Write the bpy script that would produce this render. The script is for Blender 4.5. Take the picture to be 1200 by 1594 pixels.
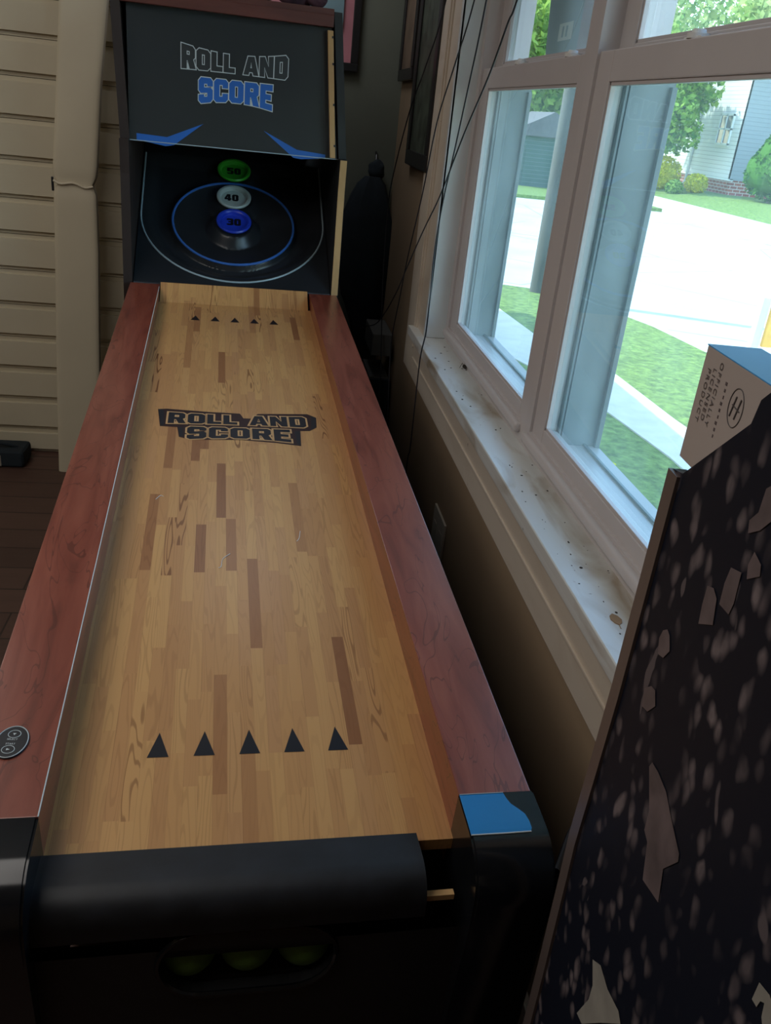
import bpy, bmesh, math, random
from mathutils import Vector, Matrix, geometry, noise
random.seed(7)
sc = bpy.context.scene
for o in list(bpy.data.objects): bpy.data.objects.remove(o)
H = 1.5                                   # camera height above the room floor; build coordinates are relative to it
# ---------------------------------------------------------------- camera
def cam_basis(p, y, r):
    return Matrix.Rotation(y, 3, 'Z') @ Matrix.Rotation(p, 3, 'X') @ Matrix.Rotation(r, 3, 'Y')
R = cam_basis(-.4371, -.1664, -.1084)
cd = bpy.data.cameras.new('camera'); cam = bpy.data.objects.new('camera', cd); sc.collection.objects.link(cam)
right, fwd, up = R.col[0], R.col[1], R.col[2]
m = Matrix((right, up, -fwd)).transposed().to_4x4(); m.translation = (0, 0, H)
cam.matrix_world = m
cd.sensor_fit = 'VERTICAL'; cd.sensor_height = 24; cd.lens = 24*1320.8/1594; cd.clip_start = .02; cd.clip_end = 500
sc.camera = cam
# ---------------------------------------------------------------- light
sc.view_settings.view_transform = 'Standard'; sc.view_settings.look = 'None'
sc.view_settings.exposure = 0.0; sc.view_settings.gamma = 1; sc.view_settings.use_curve_mapping = False
w = bpy.data.worlds.new('sky'); sc.world = w; w.use_nodes = True
nt = w.node_tree; nt.nodes.clear()
sky = nt.nodes.new('ShaderNodeTexSky'); sky.sky_type = 'NISHITA'; sky.sun_disc = False
sky.sun_elevation = math.radians(52); sky.sun_rotation = math.radians(-70); sky.air_density = 1.0; sky.dust_density = .6
bg = nt.nodes.new('ShaderNodeBackground'); bg.inputs[1].default_value = 1.0
out = nt.nodes.new('ShaderNodeOutputWorld'); nt.links.new(sky.outputs[0], bg.inputs[0]); nt.links.new(bg.outputs[0], out.inputs[0])
def lamp(name, kind, loc, energy, color=(1, 1, 1), target=None, **kw):
    l = bpy.data.lights.new(name, kind); l.energy = energy; l.color = color
    for k, v in kw.items(): setattr(l, k, v)
    o = bpy.data.objects.new(name, l); sc.collection.objects.link(o); o.location = (loc[0], loc[1], loc[2]+H)
    if target is not None:
        d = Vector(target)-Vector(loc); o.rotation_euler = d.to_track_quat('-Z', 'Y').to_euler()
    return o
lamp('sun', 'SUN', (0, 0, 6), 6.5, (1, .96, .88), target=(0+.60, 0-.22, 6-.80), angle=.01)
# unseen fill lights added under the ceiling to brighten the room
lamp('overhead_fill', 'AREA', (-1.3, .75, .98), 20, (1, .95, .90), target=(-1.3, .75, 0), shape='RECTANGLE', size=1.6, size_y=1.6)
lamp('rear_left_fill', 'AREA', (-1.5, 2.5, .98), 7, (1, .94, .86), target=(-1.5, 2.5, 0), shape='RECTANGLE', size=.8, size_y=.8)  # added soft light over the rear left, no fixture there
lamp('corner_fill', 'AREA', (-.05, 3.3, 1.0), 3, (.92, .95, 1), target=(.2, 3.35, 0), shape='RECTANGLE', size=.4, size_y=.4)  # added to lift the back corner and cabinet top
p = lamp('window_portal', 'AREA', (.72, 1.75, .1), 1, target=(-1, 1.75, .1), shape='RECTANGLE', size=1.8, size_y=1.5)
p.data.cycles.is_portal = True
# ---------------------------------------------------------------- materials
def srgb(r, g, b):
    f = lambda c: (c/255/12.92 if c/255 <= .04045 else ((c/255+.055)/1.055)**2.4)
    return (f(r), f(g), f(b), 1)
class NT:
    def __init__(s, name):
        s.m = bpy.data.materials.new(name); s.m.use_nodes = True; s.t = s.m.node_tree
        s.b = s.t.nodes['Principled BSDF']
    def n(s, typ, **kw):
        x = s.t.nodes.new(typ)
        for k, v in kw.items(): setattr(x, k, v)
        return x
    def l(s, a, b): s.t.links.new(a, b)
    def val(s, inp, v):
        if hasattr(v, 'is_linked') or isinstance(v, bpy.types.NodeSocket): s.l(v, inp)
        else: inp.default_value = v
    def math(s, op, a, b=0., c=None):
        x = s.n('ShaderNodeMath', operation=op); s.val(x.inputs[0], a); s.val(x.inputs[1], b)
        if c is not None: s.val(x.inputs[2], c)
        return x.outputs[0]
    def mix(s, f, a, b, mode='MIX'):
        x = s.n('ShaderNodeMix', data_type='RGBA', blend_type=mode)
        s.val(x.inputs[0], f); s.val(x.inputs[6], a); s.val(x.inputs[7], b); return x.outputs[2]
    def ramp(s, f, stops, interp='LINEAR'):
        x = s.n('ShaderNodeValToRGB'); x.color_ramp.interpolation = interp; e = x.color_ramp.elements
        while len(e) < len(stops): e.new(.5)
        for i, (p, c) in enumerate(stops): e[i].position = p; e[i].color = c if len(c) == 4 else (*c, 1)
        s.val(x.inputs[0], f); return x.outputs[0]
    def coord(s, scale=(1, 1, 1), kind='Object'):
        t = s.n('ShaderNodeTexCoord'); mp = s.n('ShaderNodeMapping'); s.l(t.outputs[kind], mp.inputs[0])
        mp.inputs['Scale'].default_value = scale; return mp.outputs[0]
    def noise(s, vec, scale=5, detail=3, dist=0, rough=.5):
        x = s.n('ShaderNodeTexNoise'); s.l(vec, x.inputs['Vector']); x.inputs['Scale'].default_value = scale
        x.inputs['Detail'].default_value = detail; x.inputs['Distortion'].default_value = dist; x.inputs['Roughness'].default_value = rough
        return x.outputs[0]
    def bump(s, h, strength=.2, dist=.002):
        x = s.n('ShaderNodeBump'); x.inputs['Strength'].default_value = strength; x.inputs['Distance'].default_value = dist
        s.l(h, x.inputs['Height']); s.l(x.outputs[0], s.b.inputs['Normal'])
def mat(name, col, rough=.5, metal=0, vary=.12, vscale=8, bump=0, coat=0, spec=.5, bscale=None, stretch=(1, 1, 1)):
    t = NT(name); c = t.coord(stretch)
    f = t.noise(c, vscale, 4)
    dark = tuple(x*(1-vary) for x in col[:3])+(1,); lite = tuple(min(1, x*(1+vary)) for x in col[:3])+(1,)
    t.l(t.ramp(f, [(.3, dark), (.7, lite)]), t.b.inputs['Base Color'])
    t.b.inputs['Roughness'].default_value = rough; t.b.inputs['Metallic'].default_value = metal
    t.b.inputs['Specular IOR Level'].default_value = spec
    if coat: t.b.inputs['Coat Weight'].default_value = coat; t.b.inputs['Coat Roughness'].default_value = .08
    if bump: t.bump(t.noise(c, bscale or vscale*6, 3), bump)
    return t.m
def lane_material():
    t = NT('lane_butcher_block'); tc = t.n('ShaderNodeTexCoord'); sp = t.n('ShaderNodeSeparateXYZ'); t.l(tc.outputs['Object'], sp.inputs[0])
    X, Y = sp.outputs[0], sp.outputs[1]
    xs = t.math('DIVIDE', X, .0182); fx = t.math('FLOOR', xs)
    wn = t.n('ShaderNodeTexWhiteNoise', noise_dimensions='1D'); t.l(fx, wn.inputs['W'])
    y1 = t.math('MULTIPLY_ADD', wn.outputs[0], 9.7, t.math('DIVIDE', Y, t.math('MULTIPLY_ADD', wn.outputs[0], .12, .15)))
    fy = t.math('FLOOR', y1)
    cv = t.n('ShaderNodeCombineXYZ'); t.l(fx, cv.inputs[0]); t.l(fy, cv.inputs[1])
    w2 = t.n('ShaderNodeTexWhiteNoise', noise_dimensions='2D'); t.l(cv.outputs[0], w2.inputs['Vector'])
    s2 = t.n('ShaderNodeSeparateColor'); t.l(w2.outputs['Color'], s2.inputs[0])
    base = t.ramp(s2.outputs[0], [(0, srgb(146, 98, 64)), (.05, srgb(164, 114, 74)), (.075, srgb(188, 138, 90)), (.45, srgb(198, 148, 95)), (.8, srgb(206, 158, 101)), (1, srgb(190, 140, 94))], 'LINEAR')
    # grain: contour lines of a stretched noise, offset per strip
    off = t.n('ShaderNodeCombineXYZ'); t.l(t.math('MULTIPLY_ADD', s2.outputs[1], 40, t.math('MULTIPLY', X, 44)), off.inputs[0])
    t.l(t.math('MULTIPLY', Y, 3.2), off.inputs[1]); t.l(t.math('MULTIPLY', s2.outputs[2], 30), off.inputs[2])
    nz = t.n('ShaderNodeTexNoise'); t.l(off.outputs[0], nz.inputs['Vector']); nz.inputs['Scale'].default_value = 1; nz.inputs['Detail'].default_value = 1.2
    ln = t.math('SINE', t.math('MULTIPLY', nz.outputs[0], 75))
    lnm = t.n('ShaderNodeMapRange', interpolation_type='SMOOTHSTEP'); t.l(ln, lnm.inputs[0]); lnm.inputs[1].default_value = .35; lnm.inputs[2].default_value = .95
    st = t.ramp(s2.outputs[1], [(0, (.85, .85, .85)), (.05, (.7, .7, .7)), (.08, (.14, .14, .14)), (.5, (.07, .07, .07)), (.8, (.15, .15, .15)), (1, (.3, .3, .3))], 'LINEAR')
    fac = t.math('MULTIPLY', lnm.outputs[0], st)
    c1 = t.mix(fac, base, srgb(112, 66, 40))
    # thin joint between strips
    fr = t.math('FRACT', xs); j = t.math('LESS_THAN', fr, .035)
    c2 = t.mix(t.math('MULTIPLY', j, .22), c1, srgb(120, 80, 50))
    t.l(c2, t.b.inputs['Base Color']); t.b.inputs['Roughness'].default_value = .33; t.b.inputs['Specular IOR Level'].default_value = .4
    return t.m
def cherry_material():
    t = NT('cherry_laminate'); c = t.coord((9, .9, 9)); n1 = t.noise(c, 3, 5, 1.2)
    n2 = t.noise(t.coord((60, 3, 60)), 2, 3)
    col = t.ramp(n1, [(.25, srgb(100, 46, 34)), (.45, srgb(134, 66, 50)), (.6, srgb(148, 78, 60)), (.8, srgb(158, 88, 66))])
    nv = t.noise(t.coord((6, 1.6, 6)), 2.4, 2, 2.0)
    vein = t.math('ABSOLUTE', t.math('SUBTRACT', nv, .5)); v2 = t.math('LESS_THAN', vein, .006)
    col = t.mix(t.math('MULTIPLY', v2, .55), col, srgb(70, 30, 24))
    col = t.mix(t.math('MULTIPLY', n2, .35), col, srgb(110, 52, 40))
    t.l(col, t.b.inputs['Base Color']); t.b.inputs['Roughness'].default_value = .3; t.b.inputs['Specular IOR Level'].default_value = .6; t.b.inputs['Coat Weight'].default_value = .6; t.b.inputs['Coat Roughness'].default_value = .24
    return t.m
def plank_floor():
    t = NT('floor_boards'); c = t.coord((1, 1, 1)); br = t.n('ShaderNodeTexBrick'); t.l(c, br.inputs[0])
    br.inputs['Color1'].default_value = srgb(92, 66, 56); br.inputs['Color2'].default_value = srgb(74, 52, 44); br.inputs['Mortar'].default_value = srgb(35, 24, 20)
    br.inputs['Scale'].default_value = 1; br.inputs['Brick Width'].default_value = .9; br.inputs['Row Height'].default_value = .14; br.inputs['Mortar Size'].default_value = .003
    n = t.noise(t.coord((3, 30, 3)), 2, 4); t.l(t.mix(t.math('MULTIPLY', n, .6), br.outputs[0], srgb(60, 42, 36)), t.b.inputs['Base Color'])
    t.b.inputs['Roughness'].default_value = .55; return t.m
def brick_mat():
    t = NT('red_brick'); c = t.n('ShaderNodeTexCoord'); s = t.n('ShaderNodeSeparateXYZ'); t.l(c.outputs['Object'], s.inputs[0])
    cb = t.n('ShaderNodeCombineXYZ'); t.l(t.math('ADD', s.outputs[0], s.outputs[1]), cb.inputs[0]); t.l(s.outputs[2], cb.inputs[1])
    br = t.n('ShaderNodeTexBrick'); t.l(cb.outputs[0], br.inputs[0]); br.inputs['Scale'].default_value = 1
    br.inputs['Color1'].default_value = srgb(160, 88, 70); br.inputs['Color2'].default_value = srgb(130, 66, 54); br.inputs['Mortar'].default_value = srgb(190, 175, 165)
    br.inputs['Brick Width'].default_value = .4; br.inputs['Row Height'].default_value = .16; br.inputs['Mortar Size'].default_value = .02
    t.l(br.outputs[0], t.b.inputs['Base Color']); t.b.inputs['Roughness'].default_value = .9; return t.m
def siding_mat(name, col):
    t = NT(name); c = t.n('ShaderNodeTexCoord'); s = t.n('ShaderNodeSeparateXYZ'); t.l(c.outputs['Object'], s.inputs[0])
    f = t.math('FRACT', t.math('DIVIDE', s.outputs[2], .2)); g = t.math('LESS_THAN', f, .14)
    t.l(t.mix(t.math('MULTIPLY', g, .45), col, (.2, .2, .22, 1)), t.b.inputs['Base Color']); t.b.inputs['Roughness'].default_value = .7
    bp = t.n('ShaderNodeBump'); bp.inputs['Distance'].default_value = .02; t.l(f, bp.inputs['Height']); t.l(bp.outputs[0], t.b.inputs['Normal'])
    return t.m
def glass_mat(name, tint=(.93, .98, .97), haze=.05):
    t = NT(name); tr = t.n('ShaderNodeBsdfTransparent'); tr.inputs[0].default_value = (*tint, 1)
    gl = t.n('ShaderNodeBsdfGlossy'); gl.inputs['Roughness'].default_value = .02; gl.inputs['Color'].default_value = (.9, .95, 1, 1)
    fr = t.n('ShaderNodeFresnel'); fr.inputs[0].default_value = 1.45
    ge = t.n('ShaderNodeNewGeometry'); m1 = t.n('ShaderNodeMixShader'); t.l(t.math('MULTIPLY', fr.outputs[0], t.math('SUBTRACT', 1, ge.outputs['Backfacing'])), m1.inputs[0]); t.l(tr.outputs[0], m1.inputs[1]); t.l(gl.outputs[0], m1.inputs[2])
    df = t.n('ShaderNodeBsdfTranslucent'); df.inputs[0].default_value = (.75, .88, .88, 1)
    n = t.noise(t.coord((3, 3, 3)), 2.2, 4); hz = t.math('MULTIPLY', n, haze*2)
    m2 = t.n('ShaderNodeMixShader'); t.l(hz, m2.inputs[0]); t.l(m1.outputs[0], m2.inputs[1]); t.l(df.outputs[0], m2.inputs[2])
    t.l(m2.outputs[0], t.t.nodes['Material Output'].inputs[0]); return t.m
def smoked_acrylic():
    t = NT('smoked_acrylic'); tr = t.n('ShaderNodeBsdfTransparent'); tr.inputs[0].default_value = (.22, .24, .25, 1)
    df = t.n('ShaderNodeBsdfPrincipled'); df.inputs['Base Color'].default_value = (.075, .085, .09, 1); df.inputs['Roughness'].default_value = .25
    mx = t.n('ShaderNodeMixShader'); t.val(mx.inputs[0], .55); t.l(tr.outputs[0], mx.inputs[1]); t.l(df.outputs[0], mx.inputs[2])
    t.l(mx.outputs[0], t.t.nodes['Material Output'].inputs[0]); return t.m
def stain_white(name, base, stain, rough=.35, amt=.25):
    t = NT(name); n1 = t.noise(t.coord((5, 1.5, 5)), 3, 5, .6); n2 = t.noise(t.coord((1, 1, 1)), 60, 2)
    f = t.ramp(n1, [(.5, (0, 0, 0)), (.72, (1, 1, 1))]); c = t.mix(t.math('MULTIPLY', f, amt), base, stain)
    sp = t.ramp(n2, [(.74, (0, 0, 0)), (.78, (1, 1, 1))]); c = t.mix(t.math('MULTIPLY', sp, .6), c, srgb(90, 80, 70))
    t.l(c, t.b.inputs['Base Color']); t.b.inputs['Roughness'].default_value = rough; return t.m
def splash_art():
    # black side panel with soft pale smudges, drawn out vertically
    t = NT('splattered_black_art'); tc = t.n('ShaderNodeTexCoord')
    mp = t.n('ShaderNodeMapping'); t.l(tc.outputs['Object'], mp.inputs[0]); mp.inputs['Scale'].default_value = (1, 1.35, .85); mp.inputs['Rotation'].default_value = (-.3, 0, 0)
    nd = t.n('ShaderNodeTexNoise'); t.l(mp.outputs[0], nd.inputs['Vector']); nd.inputs['Scale'].default_value = 30
    ad = t.n('ShaderNodeVectorMath', operation='MULTIPLY_ADD'); t.l(nd.outputs['Color'], ad.inputs[0]); ad.inputs[1].default_value = (.0, .016, .03); t.l(mp.outputs[0], ad.inputs[2])
    v = t.n('ShaderNodeTexVoronoi', feature='SMOOTH_F1'); t.l(ad.outputs[0], v.inputs['Vector']); v.inputs['Scale'].default_value = 46; v.inputs['Smoothness'].default_value = .25
    sp = t.ramp(v.outputs['Distance'], [(.20, (1, 1, 1)), (.48, (0, 0, 0))])
    big = t.noise(mp.outputs[0], 9, 2, .4); bm_ = t.ramp(big, [(.38, (0, 0, 0)), (.56, (1, 1, 1))])
    fine = t.ramp(t.noise(mp.outputs[0], 24, 3, .3), [(.3, (.15, .15, .15)), (.65, (.9, .9, .9))])
    f = t.math('MULTIPLY', t.math('MULTIPLY', sp, bm_), fine)
    pn = t.noise(mp.outputs[0], 13, 2, 1.2); patch = t.ramp(pn, [(.69, (0, 0, 0)), (.71, (.8, .8, .8))])
    f = t.math('MAXIMUM', f, t.math('MULTIPLY', patch, .6))
    t.l(t.mix(f, (.009, .011, .020, 1), srgb(132, 120, 122)), t.b.inputs['Base Color']); t.b.inputs['Roughness'].default_value = .55; t.b.inputs['Specular IOR Level'].default_value = .12
    return t.m
def road_mat():
    t = NT('asphalt'); n = t.noise(t.coord(), 40, 3); n2 = t.noise(t.coord(), .6, 3)
    c = t.ramp(n2, [(.3, srgb(176, 174, 170)), (.7, srgb(196, 194, 190))]); vr = t.n('ShaderNodeTexVoronoi', feature='DISTANCE_TO_EDGE'); t.l(t.coord(), vr.inputs[0]); vr.inputs['Scale'].default_value = .22
    cr = t.math('LESS_THAN', vr.outputs[0], .006); c = t.mix(t.math('MULTIPLY', cr, .5), c, srgb(90, 90, 90)); c = t.mix(t.math('MULTIPLY', n, .15), c, srgb(120, 120, 120))
    t.l(c, t.b.inputs['Base Color']); t.b.inputs['Roughness'].default_value = .9; return t.m
def grass_mat():
    t = NT('lawn'); n = t.noise(t.coord(), 9, 8, 0, .75); n2 = t.noise(t.coord(), 1.2, 3)
    c = t.ramp(n, [(.36, srgb(44, 72, 28)), (.64, srgb(132, 158, 74))]); c = t.mix(t.math('MULTIPLY', n2, .4), c, srgb(104, 130, 56))
    t.l(c, t.b.inputs['Base Color']); t.b.inputs['Roughness'].default_value = .95; t.bump(n, .6, .02); return t.m
def leaf_mat(name, a, b):
    t = NT(name); oi = t.n('ShaderNodeNewGeometry'); c = t.ramp(oi.outputs['Random Per Island'], [(0, a), (1, b)])
    d = t.n('ShaderNodeBsdfDiffuse'); tl = t.n('ShaderNodeBsdfTranslucent'); t.l(c, d.inputs[0]); t.l(c, tl.inputs[0])
    mx = t.n('ShaderNodeMixShader'); mx.inputs[0].default_value = .35; t.l(d.outputs[0], mx.inputs[1]); t.l(tl.outputs[0], mx.inputs[2])
    t.l(mx.outputs[0], t.t.nodes['Material Output'].inputs[0]); return t.m
M = dict(
    lane=lane_material(), cherry=cherry_material(),
    black_plastic=mat('glossy_black_plastic', (.008, .009, .011), .16, vary=.2, vscale=30, spec=.6),
    black_matte=mat('matte_black', (.014, .015, .017), .5, vary=.2, vscale=20),
    black_lip=mat('worn_black_vinyl', (.009, .0105, .014), .5, vary=.45, vscale=26, bump=.05),
    black_bed=mat('moulded_black_plastic', (.020, .023, .028), .3, vary=.15, vscale=12),
    bed_face=mat('charcoal_board', (.036, .042, .05), .5, vary=.15, vscale=40),
    void=mat('dark_inside', (.006, .006, .006), .9),
    ply=mat('pale_pine_edge', srgb(196, 158, 108), .6, vary=.12, vscale=30, stretch=(1, 1, .1)),
    dark_wood=mat('dark_brown_board', srgb(46, 36, 34), .5, vary=.2, vscale=6, stretch=(3, 3, .5)),
    red_wood=mat('red_brown_board', srgb(96, 48, 40), .45, vary=.25, vscale=10, stretch=(.4, 3, 3)),
    white_print=mat('white_print', srgb(200, 210, 212), .5, vary=.03),
    blue_print=mat('blue_print', srgb(30, 100, 190), .5, vary=.05),
    tan_print=mat('tan_print', srgb(205, 160, 108), .4, vary=.05),
    ink=mat('black_ink', srgb(22, 24, 32), .4, vary=.1),
    maroon_ink=mat('maroon_ink', srgb(46, 20, 20), .4, vary=.1),
    green=mat('green_cup_plastic', srgb(70, 190, 60), .3, vary=.05), white_cup=mat('white_cup_plastic', srgb(180, 196, 196), .3, vary=.05),
    blue_cup=mat('blue_cup_plastic', srgb(38, 66, 200), .3, vary=.05), ring_blue=mat('blue_ring', srgb(60, 110, 190), .3, vary=.05), ring_white=mat('grey_ring', srgb(160, 180, 190), .3, vary=.05),
    ball=mat('green_ball', srgb(84, 120, 48), .5, vary=.2, vscale=40),
    wall=mat('taupe_wall_paint', srgb(150, 128, 102), .75, vary=.06, vscale=3, bump=.08, bscale=120),
    wall_dark=mat('olive_wall_paint', srgb(108, 112, 100), .8, vary=.06, vscale=3),
    ceiling=mat('ceiling_paint', srgb(190, 185, 175), .9, vary=.03),
    white_trim=stain_white('painted_white_trim', srgb(208, 196, 180), srgb(176, 156, 134), .4),
    stool=stain_white('dusty_white_sill', srgb(212, 214, 212), srgb(160, 142, 118), .3, .85),
    jamb_white=mat('jamb_white_paint', srgb(214, 220, 222), .4, vary=.03), vinyl=mat('white_vinyl_window', srgb(200, 194, 194), .38, vary=.04, vscale=4),
    track=mat('aluminium_track', srgb(108, 120, 124), .4, vary=.08, vscale=6),
    glass=glass_mat('window_glass'), screen_glass=glass_mat('dusty_window_glass', (.86, .95, .93), .05),
    overlay=mat('blue_overlay', srgb(36, 130, 196), .3, vary=.04),
    smudge=mat('pale_mauve_art', srgb(98, 86, 88), .6, vary=.3, vscale=30), smudge2=mat('pale_grey_art', srgb(150, 146, 138), .6, vary=.15, vscale=30),
    acrylic=smoked_acrylic(), sheet_ink=mat('sheet_tone', (.030, .035, .038), .4),
    cream=mat('cream_padded_vinyl', srgb(206, 196, 172), .5, vary=.05, vscale=2.5),
    floor=plank_floor(), cord=mat('black_cord', (.012, .013, .02), .5),
    art=splash_art(), edge=mat('brown_grey_edge_trim', srgb(96, 84, 80), .45, vary=.08), carton=mat('pale_carton', srgb(176, 164, 158), .6, vary=.03),
    carton_blue=mat('blue_carton_top', srgb(70, 160, 226), .5, vary=.05), carton_ink=mat('grey_carton_ink', srgb(86, 80, 80), .6),
    road=road_mat(), grass=grass_mat(), concrete=mat('pale_concrete', srgb(206, 200, 190), .9, vary=.08, vscale=4, bump=.1, bscale=80),
    white_siding=siding_mat('white_siding', srgb(232, 230, 232)), siding_shade_tone=siding_mat('siding_shade_tone', srgb(150, 154, 160)), teal_siding=siding_mat('green_grey_siding', srgb(62, 88, 84)),
    brick=brick_mat(), roof=mat('roof_shingle', srgb(96, 94, 96), .9), white_paint=mat('outdoor_white_paint', srgb(228, 228, 226), .6, vary=.03),
    dark_pane=mat('dark_window_pane', srgb(70, 84, 96), .1), bark=mat('grey_bark', srgb(120, 118, 112), .95, vary=.3, vscale=12, bump=.5, stretch=(2, 2, .3)),
    pole=mat('weathered_pole', srgb(88, 86, 80), .9, vary=.15, vscale=6, stretch=(2, 2, .2)),
    leaf=leaf_mat('maple_leaf', srgb(84, 128, 50), srgb(166, 196, 96)), leaf_dark=leaf_mat('evergreen_leaf', srgb(44, 84, 54), srgb(104, 150, 66)), leaf_yellow=leaf_mat('golden_leaf', srgb(170, 180, 50), srgb(240, 226, 70)),
    leaf_pale=leaf_mat('pale_leaf', srgb(120, 160, 84), srgb(206, 222, 150)),
    orange=mat('orange_panel', srgb(250, 180, 70), .6), grey_panel=mat('grey_flat_panel', srgb(128, 134, 132), .7, vary=.05, vscale=3),
    frame_black=mat('black_frame', srgb(30, 28, 30), .35), pink=mat('pink_print', srgb(196, 130, 140), .5, vary=.2, vscale=5),
    dark_art=mat('dark_green_picture', srgb(70, 78, 66), .35, vary=.6, vscale=14), brown_art=mat('brown_picture', srgb(120, 100, 84), .4, vary=.3, vscale=9),
    coat=mat('dark_navy_cloth', srgb(28, 38, 46), .9, vary=.2, vscale=15, bump=.3), plush=mat('mauve_plush', srgb(110, 84, 100), .95, vary=.35, vscale=30, bump=.5),
    plush_blue=mat('blue_box_print', srgb(50, 80, 140), .6, vary=.2), pale_poster=mat('pale_blue_poster', srgb(120, 150, 160), .6, vary=.1),
    plate=mat('ivory_outlet', srgb(190, 182, 166), .4, vary=.02), leaf_brown=mat('dry_leaf_brown', srgb(150, 120, 90), .8), bug=mat('dark_insect', srgb(50, 44, 40), .7),
    grey_label=mat('grey_label', srgb(140, 134, 124), .6), lint=mat('white_lint', srgb(226, 220, 210), .8), step=mat('grey_blue_panel', srgb(88, 90, 88), .6),
)
# ---------------------------------------------------------------- mesh helpers
def new(): return bmesh.new()
def box(bm, x0, x1, y0, y1, z0, z1, bev=0, seg=2):
    g = bmesh.ops.create_cube(bm, size=1, matrix=Matrix.Translation(((x0+x1)/2, (y0+y1)/2, (z0+z1)/2)) @ Matrix.Diagonal((abs(x1-x0), abs(y1-y0), abs(z1-z0), 1)))
    if bev:
        es = {e for v in g['verts'] for e in v.link_edges}
        bmesh.ops.bevel(bm, geom=list(es), offset=bev, segments=seg, affect='EDGES', profile=.6)
    return bm
def prism(bm, pts, axis, a0, a1):
    """extrude polygon pts (2D) along axis; pts order maps onto the other two axes"""
    def mk(p, a):
        return {'x': (a, p[0], p[1]), 'y': (p[0], a, p[1]), 'z': (p[0], p[1], a)}[axis]
    lo = [bm.verts.new(mk(p, a0)) for p in pts]; hi = [bm.verts.new(mk(p, a1)) for p in pts]
    n = len(pts); f1 = bm.faces.new(lo); f2 = bm.faces.new(hi[::-1])
    for i in range(n): bm.faces.new((lo[i], hi[i], hi[(i+1) % n], lo[(i+1) % n]))
    bmesh.ops.recalc_face_normals(bm, faces=bm.faces); return bm
def catmull(pts, n=8):
    pts = [Vector(p) for p in pts]; o = []
    q = [pts[0]*2-pts[1]]+pts+[pts[-1]*2-pts[-2]]
    for i in range(1, len(q)-2):
        a, b, c, d = q[i-1:i+3]
        for k in range(n):
            t = k/n; o.append(.5*((2*b)+(c-a)*t+(2*a-5*b+4*c-d)*t*t+(-a+3*b-3*c+d)*t**3))
    o.append(pts[-1]); return o
def tube(bm, pts, r, seg=8, closed=False):
    pts = [Vector(p) for p in pts]; n = len(pts); rings = []; prev = None
    for i, p in enumerate(pts):
        if closed: d = pts[(i+1) % n]-pts[i-1]
        else: d = pts[min(i+1, n-1)]-pts[max(i-1, 0)]
        d.normalize()
        if prev is None: u = d.orthogonal().normalized()
        else: u = (prev-d*prev.dot(d)).normalized()
        prev = u; v = d.cross(u); rr = r[i] if isinstance(r, (list, tuple)) else r
        rings.append([bm.verts.new(p+(u*math.cos(a)+v*math.sin(a))*rr) for a in [2*math.pi*k/seg for k in range(seg)]])
    for i in range(n if closed else n-1):
        a, b = rings[i], rings[(i+1) % n]
        for k in range(seg): bm.faces.new((a[k], a[(k+1) % seg], b[(k+1) % seg], b[k]))
    if not closed: bm.faces.new(rings[0][::-1]); bm.faces.new(rings[-1])
    return bm
def cyl(bm, c, r, z0, z1, seg=24, r2=None):
    bmesh.ops.create_cone(bm, cap_ends=True, segments=seg, radius1=r, radius2=r if r2 is None else r2, depth=z1-z0, matrix=Matrix.Translation((c[0], c[1], (z0+z1)/2)))
    return bm
def sphere(bm, c, r, sx=1, sy=1, sz=1, u=24, v=14):
    bmesh.ops.create_uvsphere(bm, u_segments=u, v_segments=v, radius=r, matrix=Matrix.Translation(c) @ Matrix.Diagonal((sx, sy, sz, 1))); return bm
def xf(bm, mtx): bm.transform(mtx); return bm
def smooth(o, ang=35):
    for p in o.data.polygons: p.use_smooth = True
    try: o.data.set_sharp_from_angle(angle=math.radians(ang))
    except Exception: pass
    wn = o.modifiers.new('weighted', 'WEIGHTED_NORMAL'); wn.keep_sharp = True
UP = Matrix.Translation((0, 0, H))
def link(name, bm, m, parent=None, space=None, sm=False, loc=None):
    """space: matrix from the builder's coordinates to world (default: lift by H)"""
    S = UP if space is None else space
    bm.transform(S)
    if parent is not None: inv = parent_world[parent.name].inverted()
    else:
        if loc is None:
            xs = [v.co for v in bm.verts]; c = Vector(((min(v.x for v in xs)+max(v.x for v in xs))/2, (min(v.y for v in xs)+max(v.y for v in xs))/2, min(v.z for v in xs)))
        else: c = Vector(loc)
        inv = Matrix.Translation(-c)
    bm.transform(inv)
    me = bpy.data.meshes.new(name); bm.to_mesh(me); bm.free(); me.materials.append(m)
    o = bpy.data.objects.new(name, me); sc.collection.objects.link(o)
    if parent is not None: o.parent = parent; parent_world[o.name] = parent_world[parent.name].copy()
    else: o.location = c; parent_world[o.name] = Matrix.Translation(c)
    if sm: smooth(o)
    return o
parent_world = {}
def tag(o, label, cat, group=None, kind=None):
    o['label'] = label; o['category'] = cat
    if group: o['group'] = group
    if kind: o['kind'] = kind
    return o
def struct(name, bm, m, sm=False):
    o = link(name, bm, m, sm=sm); o['kind'] = 'structure'; return o
def empty(name, loc, rz=0, label=None, cat=None, group=None, kind=None):
    o = bpy.data.objects.new(name, None); o.empty_display_size = .1; sc.collection.objects.link(o)
    o.location = (loc[0], loc[1], loc[2]+H); o.rotation_euler = (0, 0, rz)
    parent_world[o.name] = Matrix.Translation(o.location) @ Matrix.Rotation(rz, 4, 'Z')
    if label: o['label'] = label; o['category'] = cat
    if group: o['group'] = group
    if kind: o['kind'] = kind
    return o
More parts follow.
